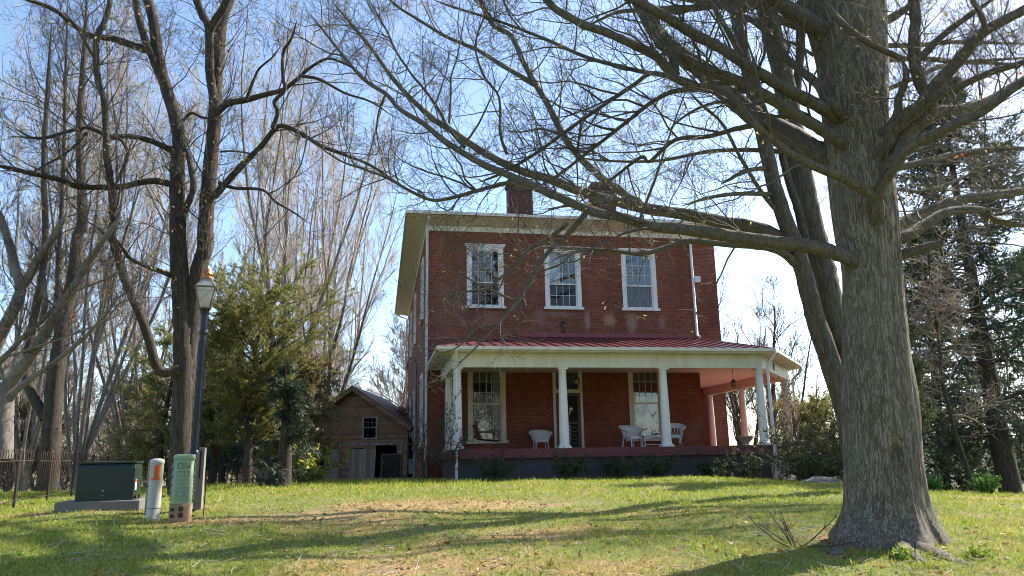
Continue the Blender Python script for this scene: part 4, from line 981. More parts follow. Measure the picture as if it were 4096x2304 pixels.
def wood_tree(name, H=13, m_bark='bark_pale', m_twig='twig_wood', ks=(20, 9, 5), minr=.013, r=.16, tilt=(25, 60), low=.12, buds=0):
    root = bpy.data.objects.new(name, None); COL.objects.link(root)
    pts, rad = grow(np.array([[0, 0, -.2]]), np.array([[rng.normal(0, .06), rng.normal(0, .06), 1.]]), np.array([H]), np.array([r]), np.array([.03]), 14, .06, .06)
    t = TM(); t.add(pts, rad, 10); t.build('trunk', M[m_bark], root)
    c = TM(); p0, r0 = pts, rad
    for lv, (k, ll, n, s) in enumerate(((ks[0], .42*H, 7, 5), (ks[1], .17*H, 4, 3), (ks[2], .07*H, 3, 3))):
        idx = np.repeat(np.arange(len(p0)), k); lo = low if lv == 0 else .2; tt = lo+(1-lo)*rng.random(len(idx))
        p, tg, r_ = sample(p0, r0, idx, tt); d = side_dirs(tg, np.radians(rng.uniform(*tilt, len(idx))), .1)
        L_ = ll*rng.uniform(.45, 1.1, len(idx))*(1.15-.7*tt); R_ = np.maximum(np.minimum(r_*.6, L_*.013), minr)
        p0, r0 = grow(p, d, L_, R_, np.maximum(R_*.35, minr*.6), n, .15, .07); c.add(p0, r0, s)
    c.build('crown', M[m_twig], root)
    if buds:
        e = p0[:, -1]; e = e[rng.random(len(e)) < buds]; tag(leaves('buds', e, .1, M['bud'], root), kind='stuff')
    return root
def place(o, px, Y, label=None, cat='tree', group=None, rz=0, scale=1, dz=0):
    p = atY(px*1.59, 1180*1.59, Y); x = p[0]; o.location = (x, Y, gz(x, Y)+dz); o.rotation_euler = (0, 0, rz)
    o.scale = scale if hasattr(scale, '__len__') else (scale,)*3; tag(o, label, cat, group); return o
f1 = place(fan_tree('fan_tree', 21, 15, (4, 31), ks=(14, 8, 4), rb=.17, buds=.4, curve=.05), 672, 36, 'tall fan-shaped bare tree with many pale stems rising behind the cedar', group='fan-shaped trees', scale=1.0)
def put(o, px, Y, label, group, rz, scale): c = dup(o, (0,0,0)); return place(c, px, Y, label, 'tree', group, rz, scale)
put(f1, 800, 47, 'fan-shaped bare tree leaning out over the wooden barn', 'fan-shaped trees', 2.0, 1.0)
f2 = place(fan_tree('fan_tree', 20, 9, (3, 21), ks=(15, 8, 4), rb=.14, buds=.5), 196, 33, 'narrow upright bare tree right of the forked trunk behind the fence', group='fan-shaped trees')
put(f2, 60, 38, 'narrow upright bare tree at the far left behind the fence', 'fan-shaped trees', 1.3, 1.05)
put(f2, 330, 44, 'narrow upright bare tree in the gap left of the lamp post', 'fan-shaped trees', 3.2, 1.0)
r1_ = place(wood_tree('yard_tree', 12, 'bark_dark', 'twig_dark', (17, 9, 5), .011, .24, (20, 45), .2, .06), 1868, 47, 'slender bare tree seen just right of the house corner above the porch roof', group='bare trees beyond the porch')
put(r1_, 1925, 52, 'bare tree seen through the right end of the porch', 'bare trees beyond the porch', 1.7, 1.2)
f3 = place(fan_tree('yard_tree', 9, 7, (6, 24), 'bark_dark', 'twig_dark', (13, 7, 4), .008, .15, .2), 1895, 42, 'many-stemmed bare tree behind the porch corner columns', group='bare trees beyond the porch')
put(f3, 1990, 48, 'pale many-stemmed bare tree between porch gutter and maple trunk', 'bare trees beyond the porch', 2.2, 1.15)

# far woods: single trees, nearest first
wv = [wood_tree('wood_tree', 12+i*1.5, 'bark_pale', 'twig_wood', (26, 10, 5), .019, .16, (20, 55), .06) for i in range(3)]
spots = []
wr = random.Random(5)
for row, (Y, n, x0, x1) in enumerate(((50, 20, -42, -8), (58, 26, -52, -4), (68, 30, -62, -2), (80, 32, -74, 4), (95, 32, -88, 10))):
    for k in range(n): spots.append((x0+(x1-x0)*(k+wr.random())/n, Y+wr.uniform(-5, 5)))
spots += [(30+7*k, 70+wr.uniform(-8, 8)) for k in range(7)] + [(24+5*k, 56+wr.uniform(-4, 4)) for k in range(5)]
for i, (x, y) in enumerate(spots):
    o = wv[i] if i < 3 else dup(wv[i % 3], (0,0,0))
    o.location = (x, y, gz(x, y)-.2); o.rotation_euler = (0, 0, wr.uniform(0, 6.28)); s = wr.uniform(.55, .95); o.scale = (s, s, s*wr.uniform(.8, 1.0))
    tag(o, 'brown bare tree of the winter woods beyond the yard', 'tree', 'trees of the winter woods')
for i in range(44):                                  # the wood behind the photographer, mirrored in the windows
    o = dup(wv[i % 3], (0,0,0)); x = -38+1.75*i+wr.uniform(-1, 1); y = -28+wr.uniform(-14, 6)
    o.location = (x, y, gz(x, y)); o.rotation_euler = (0, 0, wr.uniform(0, 6.28)); o.scale = (.9, .9, wr.uniform(.6, .95))
    tag(o, 'brown bare tree mirrored in the house windows', 'tree', 'trees mirrored in the windows')

# low brush at the woods' edge
bv = wood_tree('brush', 3.2, 'bark_pale', 'twig_wood', (34, 10, 5), .014, .05, (20, 60), .02)
first = True
for k in range(34):
    x = -50+1.4*k+wr.uniform(-1, 1); y = 42+wr.uniform(-3, 8)
    if first: o = bv; first = False
    else: o = dup(bv, (0,0,0))
    s = wr.uniform(.8, 1.5); o.location = (x, y, gz(x, y)-.1); o.rotation_euler = (0, 0, wr.uniform(0, 6.28)); o.scale = (s*1.5, s*1.5, s)
    tag(o, 'leafless brown thicket along the edge of the woods', 'bush', 'thickets along the woods')

# ------------------------------------------------------------------ evergreens
def evergreen(root, H, rbase, mat, bark, nbr=170, spray=34, size=.12, low=.06, droop=-.10, shape=.8, rt=.16, irreg=.35, tilt=(60, 95), flat=.3, oval=None):
    t = TM(); pts, rad = grow(np.array([[0, 0, -.2]]), np.array([[0, 0, 1.]]), np.array([H]), np.array([rt]), np.array([.02]), 16, .02, .05); t.add(pts, rad, 10); t.build('trunk', M[bark], root)
    tt = low+(1-low)*rng.random(nbr)**1.05; p, tg, r = sample(pts, rad, np.zeros(nbr, int), tt)
    h = (tt-low)/(1-low); prof = np.clip(1-h, 0, 1)**shape*(.55+.45*np.clip(h/.12, 0, 1))
    if oval: prof = np.sqrt(np.clip(1-((h-oval)/np.where(h < oval, oval+.12, 1.06-oval))**2, .02, 1))
    L_ = rbase*(prof+.06)*rng.uniform(1-irreg, 1.15, nbr); d = side_dirs(tg, np.radians(rng.uniform(*tilt, nbr)))
    bp_, br_ = grow(p, d, L_, np.maximum(L_*.012, .008), np.full(nbr, .004), 7, .09, droop)
    c = TM(); c.add(bp_, br_, 4)
    idx = np.repeat(np.arange(nbr), 9); t2 = .2+.8*rng.random(len(idx)); q, tg2, r2 = sample(bp_, br_, idx, t2)
    L2_ = (.30*L_[idx]+.15)*rng.uniform(.5, 1.1, len(idx)); d2 = side_dirs(tg2, np.radians(rng.uniform(25, 65, len(idx))))
    tp, tr = grow(q, d2, L2_, np.full(len(idx), .006), np.full(len(idx), .003), 4, .12, -.02); c.add(tp, tr, 3)
    c.build('branches', M['twig_dark'], root)
    idx = np.repeat(np.arange(len(tp)), spray); t3 = rng.random(len(idx)); f, tg3, _ = sample(tp, tr, idx, t3)
    f = f + rng.normal(0, size*.55, f.shape)*np.array([1, 1, 1-flat])
    m = len(f); a = norm(tg3+rng.normal(0, .6, (m, 3))); b = norm(np.cross(a, rng.normal(0, 1, (m, 3)))); s = size*(.6+.8*rng.random((m, 1)))
    v = np.stack([f-b*s*.22, f+b*s*.22, f+a*s*1.5], 1).reshape(-1, 3)
    np_mesh('crown', v, None, M[mat], root, tris=np.arange(3*m).reshape(-1, 3), smooth=False)
    return root
def eg(name, px, Y, label, cat, group=None, **k):
    p = atY(px*1.59, 1180*1.59, Y); r = thing(name, label, cat, (p[0], Y, gz(p[0], Y)), 0, group); return evergreen(r, **k)
eg('cedar_tree', 622, 23, 'bushy yellow-green cedar right of the lamp post', 'tree', H=5.9, rbase=2.7, mat='cedar', bark='bark_dark', nbr=120, spray=105, size=.048, low=.22, droop=.09, tilt=(40, 88), irreg=.5, oval=.55)
eg('cedar_tree', 752, 25, 'bronze-green cedar with drooping tips in front of the barn', 'tree', H=4.2, rbase=1.35, mat='cedar_brown', bark='bark_dark', nbr=70, spray=60, size=.055, low=.14, droop=-.05, irreg=.5, oval=.4)
eg('cedar_tree', 535, 25.5, 'smaller olive cedar directly behind the lamp post', 'tree', H=5.0, rbase=2.1, mat='cedar', bark='bark_dark', nbr=75, spray=80, size=.05, low=.2, droop=.05, tilt=(35, 80), irreg=.55, oval=.4)
eg('hemlock_tree', 712, 21.5, 'small blackish evergreen with a stout trunk between the two cedars', 'tree', H=3.6, rbase=.95, mat='pine', bark='bark_dark', nbr=45, spray=20, size=.08, low=.12, shape=.6, rt=.27, droop=-.06, irreg=.6)
eg('spruce_tree', 395, 25, 'small olive spruce half hidden left of the two dark trunks', 'tree', H=5.0, rbase=1.7, mat='cedar', bark='bark_dark', nbr=70, spray=40, size=.065, low=.1, droop=.02, irreg=.6, oval=.4)
eg('spruce_tree', 560, 30, 'dark spruce with bare lower limbs behind the yellow-green cedar', 'tree', H=5, rbase=2.2, mat='pine', bark='bark_dark', nbr=70, spray=14, size=.12, low=.14)
eg('pine_tree', 2535, 24, 'tall dark pine with a thick trunk at the right edge', 'tree', H=14, rbase=5.2, mat='pine', bark='bark_dark', nbr=190, spray=26, size=.12, low=.14, rt=.34, shape=.6, droop=-.05, irreg=.6, tilt=(65, 100))
eg('pine_tree', 2370, 30, 'dark pine standing just right of the maple trunk', 'tree', H=11, rbase=4.4, mat='pine_mid', bark='bark_dark', nbr=170, spray=26, size=.12, low=.06, rt=.25, shape=.7, droop=-.06, irreg=.6, tilt=(60, 100))
eg('pine_tree', 2690, 33, 'dark pine beyond the right edge pine', 'tree', H=13, rbase=5.5, mat='pine', bark='bark_dark', nbr=130, spray=20, size=.16, low=.1, rt=.3, shape=.6, irreg=.6)
eg('yew_tree', 2045, 38, 'rounded green evergreen behind the right end of the porch', 'tree', H=4.3, rbase=2.4, mat='cedar', bark='bark_dark', nbr=120, spray=36, size=.09, low=.03, droop=.05, tilt=(35, 90), oval=.35)
eg('juniper_tree', 2300, 17.5, 'slim green juniper right behind the maple trunk', 'tree', H=3.9, rbase=.75, mat='pine_mid', bark='bark_dark', nbr=70, spray=20, size=.07, low=.3, shape=.5, droop=.1, tilt=(20, 60))
wt = wood_tree('tangled_tree', 6.2, 'bark_dark', 'twig_brown', (30, 10, 5), .0055, .055, (50, 95), .3); p = atY(*src('V', 2450, 1200), 18.5)
wt.location = (p[0], 18.5, gz(p[0], 18.5)); tag(wt, 'small bare tree with a tangle of brown twigs before the right-hand pines', 'tree')

# ------------------------------------------------------------------ shrubs
def shrub(name, loc, label, cat, H, rw, mat, nst=26, k=9, per=10, size=.07, spread=(8, 55), group=None, stem='twig_dark', minr=.004, wander=.14):
    t = thing(name, label, cat, loc, 0, group); az = rng.uniform(0, 6.28, nst); tl = np.radians(rng.uniform(*spread, nst))
    d = np.stack([np.sin(tl)*np.cos(az), np.sin(tl)*np.sin(az), np.cos(tl)], 1); P = np.stack([np.cos(az)*rw*.15, np.sin(az)*rw*.15, np.full(nst, -.03)], 1)
    L_ = H*rng.uniform(.6, 1.1, nst)/np.maximum(np.cos(tl), .55)
    p, r = grow(P, d, L_, np.full(nst, minr*2.2), np.full(nst, minr), 7, wander, .06); c = TM(); c.add(p, r, 5)
    idx = np.repeat(np.arange(nst), k); tt = .2+.8*rng.random(len(idx)); q, tg, rr = sample(p, r, idx, tt); dd = side_dirs(tg, np.radians(rng.uniform(25, 70, len(idx))), .2)
    L2_ = .28*H*rng.uniform(.4, 1.1, len(idx)); p2, r2 = grow(q, dd, L2_, np.full(len(idx), minr), np.full(len(idx), minr*.6), 4, .15, .05); c.add(p2, r2, 3); c.build('stems', M[stem], t)
    if per:
        i3 = np.repeat(np.arange(len(p2)), per); f, _, _ = sample(p2, r2, i3, rng.random(len(i3))); leaves('foliage', f+rng.normal(0, size*.4, f.shape), size, M[mat], t)
    return t
for i, (u, h, lab) in enumerate(((1.75, .75, 'low dark shrub leftmost of the row below the porch floor'), (4.05, .72, 'low dark shrub below the porch near the door column'), (5.6, .6, 'small low dark shrub right of the middle vent'), (6.9, .68, 'low dark shrub below the wicker chair and table'), (8.8, .6, 'low dark shrub below the third column'), (10.0, .66, 'low dark shrub rightmost of the row under the porch'))):
    w = hw(u, -5.75); shrub('foundation_shrub', (w[0], w[1], gz(w[0], w[1])), lab, 'shrub', h, .5, 'shrub', 30, 8, 7, .055, (10, 68), 'low shrubs along the porch foundation')
for u, v, h, lab in ((-.15, -2.2, 3.0, 'thin sparse shrub at the left corner post of the porch'), (.35, -5.6, 2.3, 'wispy dark shrub in front of the left porch downspout')):
    w = hw(u, v); shrub('corner_shrub', (w[0], w[1], gz(w[0], w[1])), lab, 'shrub', h, .4, 'shrub', 8, 12, 5, .06, (3, 22), minr=.006)
w = hw(12.7, -4.6); shrub('bronze_shrub', (w[0], w[1], gz(w[0], w[1])), 'leggy bronze-leaved shrub at the right corner of the porch', 'shrub', 3.3, .5, 'shrub_bronze', 12, 12, 6, .075, (3, 24), minr=.008)
w = hw(13.6, -5.6); shrub('bronze_shrub', (w[0], w[1], gz(w[0], w[1])), 'low bronze shrub in front of the porch steps', 'shrub', 1.9, .7, 'shrub_bronze', 16, 10, 6, .08, (5, 45), minr=.006)
w = hw(13.7, -3.6); shrub('corner_hedge', (w[0], w[1], gz(w[0], w[1])), 'dense dark low shrub against the angled corner of the porch', 'shrub', 1.45, 1.0, 'shrub', 60, 10, 12, .075, (5, 70))
w = hw(12.3, -5.5); shrub('corner_hedge', (w[0], w[1], gz(w[0], w[1])), 'low dark shrub between the right downspout and the leggy bronze shrub', 'shrub', .85, .7, 'shrub', 40, 10, 12, .07, (5, 70))
p = atY(*src('V', 2045, 1190), 23); shrub('azalea_bush', (p[0], 23, gz(p[0], 23)), 'rounded dark azalea bush left of the maple trunk', 'shrub', 1.7, .7, 'shrub', 30, 9, 8, .07, (5, 60))
p = atY(*src('V', 2105, 1190), 25); shrub('azalea_bush', (p[0], 25, gz(p[0], 25)), 'yellow-brown leafy bush half hidden by the maple trunk', 'shrub', 2.2, .8, 'shrub_bronze', 26, 9, 8, .075, (5, 58))
p = atY(*src('V', 770, 1206), 24); shrub('laurel_bush', (p[0], 24, gz(p[0], 24)), 'bright yellow-green leafy bush in front of the barn', 'shrub', 1.0, .5, 'shrub_yellow', 30, 8, 10, .085, (5, 62))
p = atY(*src('V', 985, 1206), 33); 
for px, Y, lab in ((2345, 19, 'clump of bright green daffodil leaves right of the maple trunk'), (2480, 17, 'low green leaf clump along the border at the right')):
    p = atY(*src('V', px, 1215), Y); shrub('leaf_clump', (p[0], Y, gz(p[0], Y)), lab, 'plant', .42, .5, 'daffodil', 60, 2, 2, .05, (3, 40), stem='daffodil', minr=.009)
# dead twigs at the foot of the maple
p = atY(*src('V', 2030, 1372), 8.6)
w = (p[0], 8.9, gz(p[0], 8.9)); shrub('fallen_twigs', w, 'tangle of fallen brown twigs left of the maple base', 'twigs', .42, .3, None, 8, 7, 0, .05, (20, 84), minr=.004, wander=.1)

# ------------------------------------------------------------------ old wooden barn
def barn_mats():
    def sid(name, cols, horizontal=True):
        t = NT(name); uv = t.uv(); sx = t.n('ShaderNodeSeparateXYZ', {0: uv}); c = sx.outputs[1 if horizontal else 0]
        k = t.math('MULTIPLY', c, 9.5 if horizontal else 5.5); fr = t.math('FRACT', k); fl = t.math('FLOOR', k)
        rn = t.n('ShaderNodeTexWhiteNoise', {'W': fl}, noise_dimensions='1D').outputs[0]
        n = t.noise(t.uv((.8,7,1) if horizontal else (7,.8,1)), 3, 6, .65)
        f = t.math('ADD', t.math('MULTIPLY', rn, .3), t.math('MULTIPLY', n, .75))
        col = t.ramp(f, [(.25, cols[0]), (.55, cols[1]), (.85, cols[2])])
        gap = t.ramp(fr, [(.0, (0,0,0)), (.09, (1,1,1))]); col = t.mix(gap, (.012,.009,.007), col)
        return t.done(t.bsdf(col, .92, t.bump(t.math('ADD', fr, t.math('MULTIPLY', n, .3)), .7, .02)))
    M['barn_board'] = sid('weathered_brown_siding', [(.13,.07,.04), (.27,.15,.09), (.40,.26,.17)])
    M['barn_plank'] = sid('weathered_grey_planks', [(.13,.10,.085), (.26,.205,.175), (.40,.33,.29)], False)
barn_mats()
def build_barn():
    YB_ = 38.0; c0 = atY(*src('V', 884, 1203), YB_); g = gz(c0[0], YB_)
    t = thing('wooden_barn', 'weathered brown wooden barn with a gable and leaning plank doors', 'barn', (c0[0], YB_, g), -.02)
    px = .02*1.04; hw_ = 2.72; He = 2.55; Ha = 4.42
    # front wall as a gable with openings
    mb = MB(); hol = [(-1.95,-1.35,.72,1.5),(-1.25,-.62,0,1.55),(-.1,.55,0,1.5),(1.15,2.2,0,1.62),(.55,1.15,2.0,2.95)]
    us = sorted({-hw_, hw_, *[h[0] for h in hol], *[h[1] for h in hol]}); zs = sorted({-.2, He, *[h[2] for h in hol if h[2] < He], *[h[3] for h in hol if h[3] < He]})
    for a, b in zip(us[:-1], us[1:]):
        for c, d in zip(zs[:-1], zs[1:]):
            m = ((a+b)/2, (c+d)/2)
            if any(h[0] < m[0] < h[1] and h[2] < m[1] < h[3] for h in hol): continue
            mb.add([(a,0,c),(b,0,c),(b,0,d),(a,0,d)], [(0,1,2,3)])
    zt = lambda x: Ha-(Ha-He)*abs(x)/hw_
    for a, b in zip(*(lambda l: (l[:-1], l[1:]))(sorted(set(us) | {0}))):
        z0 = 2.95 if .55 <= (a+b)/2 <= 1.15 else He
        mb.add([(a,0,z0),(b,0,z0),(b,0,zt(b)),(a,0,zt(a))], [(0,1,2,3)])
    mb.build('wall', M['barn_board'], t)
    mb = MB(); mb.add([(hw_,0,-.2),(hw_,9,-.2),(hw_,9,He),(hw_,0,He)], [(0,1,2,3)]); mb.add([(-hw_,0,-.2),(-hw_,9,-.2),(-hw_,9,He),(-hw_,0,He)], [(0,3,2,1)]); mb.add([(-hw_,9,-.2),(hw_,9,-.2),(hw_,9,He),(0,9,Ha),(-hw_,9,He)], [(4,3,2,1,0)]); mb.build('wall', M['barn_board'], t)
    mb = MB(); mb.box((-hw_+.05,3,-.1),(hw_-.05,3.05,He)); mb.box((-hw_+.05,.05,-.15),(hw_-.05,3,-.1)); mb.box((-.02,.05,0),(.02,3,1.7)); mb.build('interior', M['dark'], t)
    mb = MB(); ov = .24
    for s in (-1, 1):
        dx, dz = s*(hw_+ov), He-(Ha-He)/hw_*ov
        n = Vector((s*(Ha-He), 0, hw_)).normalized()*.11
        q = [(0,-.4,Ha),(dx,-.4,dz),(dx,9.3,dz),(0,9.3,Ha)]; q2 = [(x+n.x,y,z+n.z) for x,y,z in q]; q2[0] = (0,-.4,Ha+.13); q2[3] = (0,9.3,Ha+.13)
        mb.add([*q,*q2], [(0,3,2,1),(4,5,6,7),(0,1,5,4),(1,2,6,5),(2,3,7,6)])
    rf = mb.build('roof', M['roof_dark'], t)
    mb = MB()
    for s in (-1, 1): mb.bar((s*.0,-.43,Ha-.03),(s*(hw_+ov-.02),-.43,He-(Ha-He)/hw_*ov-.03),.05,.2); mb.box((min(s*(hw_+.1),s*(hw_+ov)),-.38,He-.42),(max(s*(hw_+.1),s*(hw_+ov)),9,He-.30))
    mb.build('fascia', M['barn_board'], rf)
    mb = MB(); ring(mb, .47, 1.23, 1.92, 3.03, .085, -.05, .04); f = mb.build('window', M['barn_plank'], t)
    mb = MB(); mb.box((.55,0,2.46),(1.15,.03,2.51)); mb.box((.74,.002,2.51),(.76,.02,2.95)); mb.box((.94,.002,2.51),(.96,.02,2.95)); mb.box((.55,.004,2.73),(1.15,.018,2.75)); mb.build('muntins', M['barn_plank'], f)
    for (a, b, z, lean) in ((-1.28,-.62,1.5,0),(-.14,1.12,1.48,.05)):
        mb = MB(); mb.box((a,-.10,.02),(b,-.05,z), Matrix.Rotation(lean,4,'Y')); mb.build('plank_door', M['barn_plank'], t)
    mb = MB(); mb.box((-hw_,-.03,1.63),(hw_,-.003,1.75)); mb.box((2.2,-.03,0),(2.45,-.004,1.62)); mb.box((-.62,-.028,0),(-.5,-.004,1.62)); mb.build('trim', M['barn_plank'], t)
build_barn()
M['ac_frame'] = paint('dark_grey_enamel', (.06,.062,.06), .5, .3)
# air conditioner beside the house
p = atY(*src('V', 985, 1200), 30.0)
t = thing('air_conditioner', 'dark louvred air conditioner unit standing between barn and house', 'air conditioner', (p[0], 30.0, gz(p[0], 30)), .1)
mb = MB(); mb.box((-.36,-.36,.04),(.36,.36,.86)); mb.build('body', M['dark'], t)
mb = MB(); [mb.box((-.375,-.375,.1+.035*k),(.375,.375,.115+.035*k)) for k in range(21)]; mb.build('grille', M['iron'], t)
mb = MB(); mb.box((-.39,-.39,.861),(.39,.39,.92)); [mb.box((x-.025,y-.025,.04),(x+.025,y+.025,.861)) for x in (-.37,.37) for y in (-.37,.37)]; mb.build('cabinet', M['ac_frame'], t, .01)
mb = MB(); mb.box((-.5,-.5,-.1),(.5,.5,.039)); mb.build('pad', M['concrete'], t)

# ------------------------------------------------------------------ lamp post
p = atY(*src('V', 479, 1272), 12.5); LX, LY = p[0], 12.5; lz = gz(LX, LY)
t = thing('lamp_post', 'dark navy lamp post with a copper-topped glass lantern', 'street lamp', (LX, LY, lz), .18)
mb = MB(); mb.lathe([(.066,-.1),(.066,.02),(.06,.05),(.058,3.16),(.055,3.20)], 20); 
for k in range(12): a = k*math.pi/6; mb.bar((.0605*math.cos(a),.0605*math.sin(a),.9),(.058*math.cos(a),.058*math.sin(a),2.75),.009)
mb.build('post', M['lamp_navy'], t)
mb = MB(); mb.lathe([(.088,-.1),(.088,.88),(.078,.93),(.066,.95)], 20); mb.build('base', M['lamp_navy'], t)
mb = MB(); mb.lathe([(.065,2.84),(.078,2.87),(.065,2.9)], 20); mb.lathe([(.07,3.18),(.08,3.26),(.09,3.28)], 16); mb.build('collar', M['lamp_navy'], t)
lan = bpy.data.objects.new('lantern', None); link(lan, t); lan.location = (0, 0, 3.285); lan.rotation_euler = (0, 0, math.pi/4)
sq = lambda r, z: [(r*math.cos(a), r*math.sin(a), z) for a in (math.pi/4+k*math.pi/2 for k in range(4))]
lan.rotation_euler = (0, 0, .12); lan.scale = (.84, .84, .76)
mb = MB(); b_, m_, t_ = sq(.135,0), sq(.265,.46), sq(.125,.66)
for k in range(4): mb.bar(b_[k], m_[k], .022); mb.bar(m_[k], t_[k], .02); mb.bar(m_[k], m_[(k+1) % 4], .034); mb.bar(b_[k], b_[(k+1) % 4], .03); mb.bar(t_[k], t_[(k+1) % 4], .022)
mb.add(sq(.14,-.02)+sq(.14,.012), [(3,2,1,0),(4,5,6,7),(0,1,5,4),(1,2,6,5),(2,3,7,6),(3,0,4,7)]); mb.build('lantern_frame', M['brass'], lan)
mb = MB(); B__, M__, T__ = sq(.128,.02), sq(.255,.45), sq(.12,.655)
mb.add(B__+M__, [(k,(k+1)%4,4+(k+1)%4,4+k) for k in range(4)]); mb.add([(x,y,z+.03) for x,y,z in M__]+T__, [(k,(k+1)%4,4+(k+1)%4,4+k) for k in range(4)]); mb.build('lantern_glass', M['frost'], lan)
mb = MB(); mb.lathe([(.06,.02),(.05,.1),(.02,.16),(.03,.2),(.012,.23)], 12); mb.build('burner', M['copper'], lan)
mb = MB(); mb.lathe([(.10,.66),(.11,.70),(.085,.73),(.12,.76),(.115,.79),(.08,.82),(.09,.86),(.075,.89),(.03,.91),(.02,.95)], 20); mb.build('finial', M['copper'], lan)
# short grey post beside it
p = atY(*src('V', 493, 1268), 12.75); t = thing('service_post', 'short grey wooden post right behind the lamp post base', 'post', (p[0]+.02, 12.75, gz(p[0], 12.75)), .2)
mb = MB(); mb.box((-.075,-.075,-.1),(.075,.075,.98)); mb.build('post', M['grey_wood'], t, .01); mb = MB(); mb.box((-.1,-.12,.5),(.04,-.077,.93)); mb.build('service_box', M['iron'], t)
p = atY(*src('V', 511, 1298), 11.9); t = thing('plant_stake', 'thin brown stake stuck in the grass right of the lamp post', 'stake', (p[0], 11.9, gz(p[0], 11.9)))
mb = MB(); mb.tube([(0,0,-.1),(.008,0,.3),(0,.01,.62)], .009, 6); mb.build('rod', M['rust'], t); mb = MB(); mb.tube([(0,.01,.6),(0,.01,.66)], .014, 6); mb.build('tip', M['rust'], t)

# ------------------------------------------------------------------ pale green cable pedestal
p = atY(*src('V', 453, 1304), 11.5); g = gz(p[0], 11.5)
t = thing('cable_pedestal', 'pale green plastic cable pedestal with a brown stained base', 'utility box', (p[0], 11.5, g), .42)
def rrect(w, d, r, n=5):
    out = []
    for cx, cy, a0 in ((w-r,d-r,0),(-w+r,d-r,90),(-w+r,-d+r,180),(w-r,-d+r,270)):
        out += [(cx+r*math.cos(R(a0+90*k/n)), cy+r*math.sin(R(a0+90*k/n))) for k in range(n+1)]
    return out
def loft(mb, secs, smooth=True):
    n = len(secs[0][0]); vs = [(x, y, z) for s, z in secs for x, y in s]
    mb.add(vs, [(i*n+k, i*n+(k+1) % n, (i+1)*n+(k+1) % n, (i+1)*n+k) for i in range(len(secs)-1) for k in range(n)], smooth); mb.add(vs[-n:], [tuple(range(n))])
mb = MB(); loft(mb, [(rrect(.148,.135,.07),.24),(rrect(.14,.128,.07),.86),(rrect(.139,.127,.07),.862),(rrect(.150,.138,.075),.868),(rrect(.150,.138,.075),.925),(rrect(.14,.128,.07),.945),(rrect(.09,.08,.05),.95)])
body = mb.build('cover', M['ped_green'], t)
mb = MB()
for side in range(4):
    RM = Matrix.Rotation(side*math.pi/2, 4, 'Z'); dd = (.130,.143)[side % 2]
    for r_ in range(5):
        z = .30+.112*r_
        for cx in (-.052,.052):
            w = .038
            for (a, b) in (((cx-w,-dd-.016,z),(cx+w,-dd+.01,z+.008)),((cx-w,-dd-.016,z+.075),(cx+w,-dd+.01,z+.083)),((cx-w,-dd-.016,z+.008),(cx-w+.008,-dd+.01,z+.075)),((cx+w-.008,-dd-.016,z+.008),(cx+w,-dd+.01,z+.075))): mb.box(a, b, RM)
    if side % 2 == 1:
        for r_ in range(5): mb.box((-.09,-dd-.028,.3+.112*r_),(.09,-dd+.01,.315+.112*r_), RM)
mb.build('ribs', M['ped_green'], body)
mb = MB(); [mb.box((x-.022,-.15,z),(x+.022,-.126,z+.05)) for x, z in ((-.05,.76),(.05,.78),(-.03,.36),(.06,.36))]; mb.build('latch', M['ped_green'], body)
mb = MB(); loft(mb, [(rrect(.158,.145,.07),-.1),(rrect(.158,.145,.07),.245),(rrect(.15,.138,.07),.25)]); base_ = mb.build('base', M['ped_base'], t)
mb = MB()
for z in (.06,.15): mb.box((.15,-.10,z),(.185,.10,z+.02)); mb.box((-.03,-.165,z),(.03,-.146,z+.06)); mb.box((-.14,-.152,z),(-.09,-.144,z+.045))
mb.build('brackets', M['rust'], base_)
# ------------------------------------------------------------------ white marker post with orange label, grey conduit stub
p = atY(*src('V', 384, 1303), 11.6); t = thing('marker_post', 'round white marker post with an orange label beside the pedestal', 'marker post', (p[0], 11.6, gz(p[0], 11.6)))
mb = MB(); mb.lathe([(.125,-.1),(.125,.04),(.118,.05),(.118,.80),(.128,.81),(.128,.845),(.115,.865),(.05,.88)], 28); tube_ = mb.build('tube', M['marker_white'], t); t.scale = (.8, .8, 1)
def wrap(mb, r, a0, a1, z0, z1, n=10):
    vs = []
    for k in range(n+1): a = R(a0+(a1-a0)*k/n); vs += [(r*math.cos(a), r*math.sin(a), z0), (r*math.cos(a), r*math.sin(a), z1)]
    mb.add(vs, [(2*k,2*k+2,2*k+3,2*k+1) for k in range(n)], True)
mb = MB(); wrap(mb, .1195, -85, -40, .60, .78); wrap(mb, .1197, -112, -30, .565, .60); mb.build('label', M['orange'], tube_)
mb = MB(); wrap(mb, .1195, -143, -130, .62, .665); wrap(mb, .1195, -143, -130, .672, .70); wrap(mb, .1195, -143, -130, .707, .745); mb.build('label', M['yellow'], tube_)
mb = MB(); mb.lathe([(.12,.16),(.122,.165),(.12,.172)], 24); mb.build('band', M['metal_grey'], tube_)
p = atY(*src('V', 364, 1300), 12.0); t = thing('conduit_stub', 'slim grey conduit pipe standing between transformer box and marker post', 'pipe', (p[0]+.02, 12.0, gz(p[0], 12)))
mb = MB(); mb.tube([(0,0,-.1),(0,0,.80)], .03, 12); mb.build('pipe', M['metal_grey'], t); mb = MB(); mb.lathe([(.034,.42),(.034,.46)], 12); mb.lathe([(.036,.78),(.036,.82),(.02,.83)], 12); mb.build('coupling', M['iron'], t)
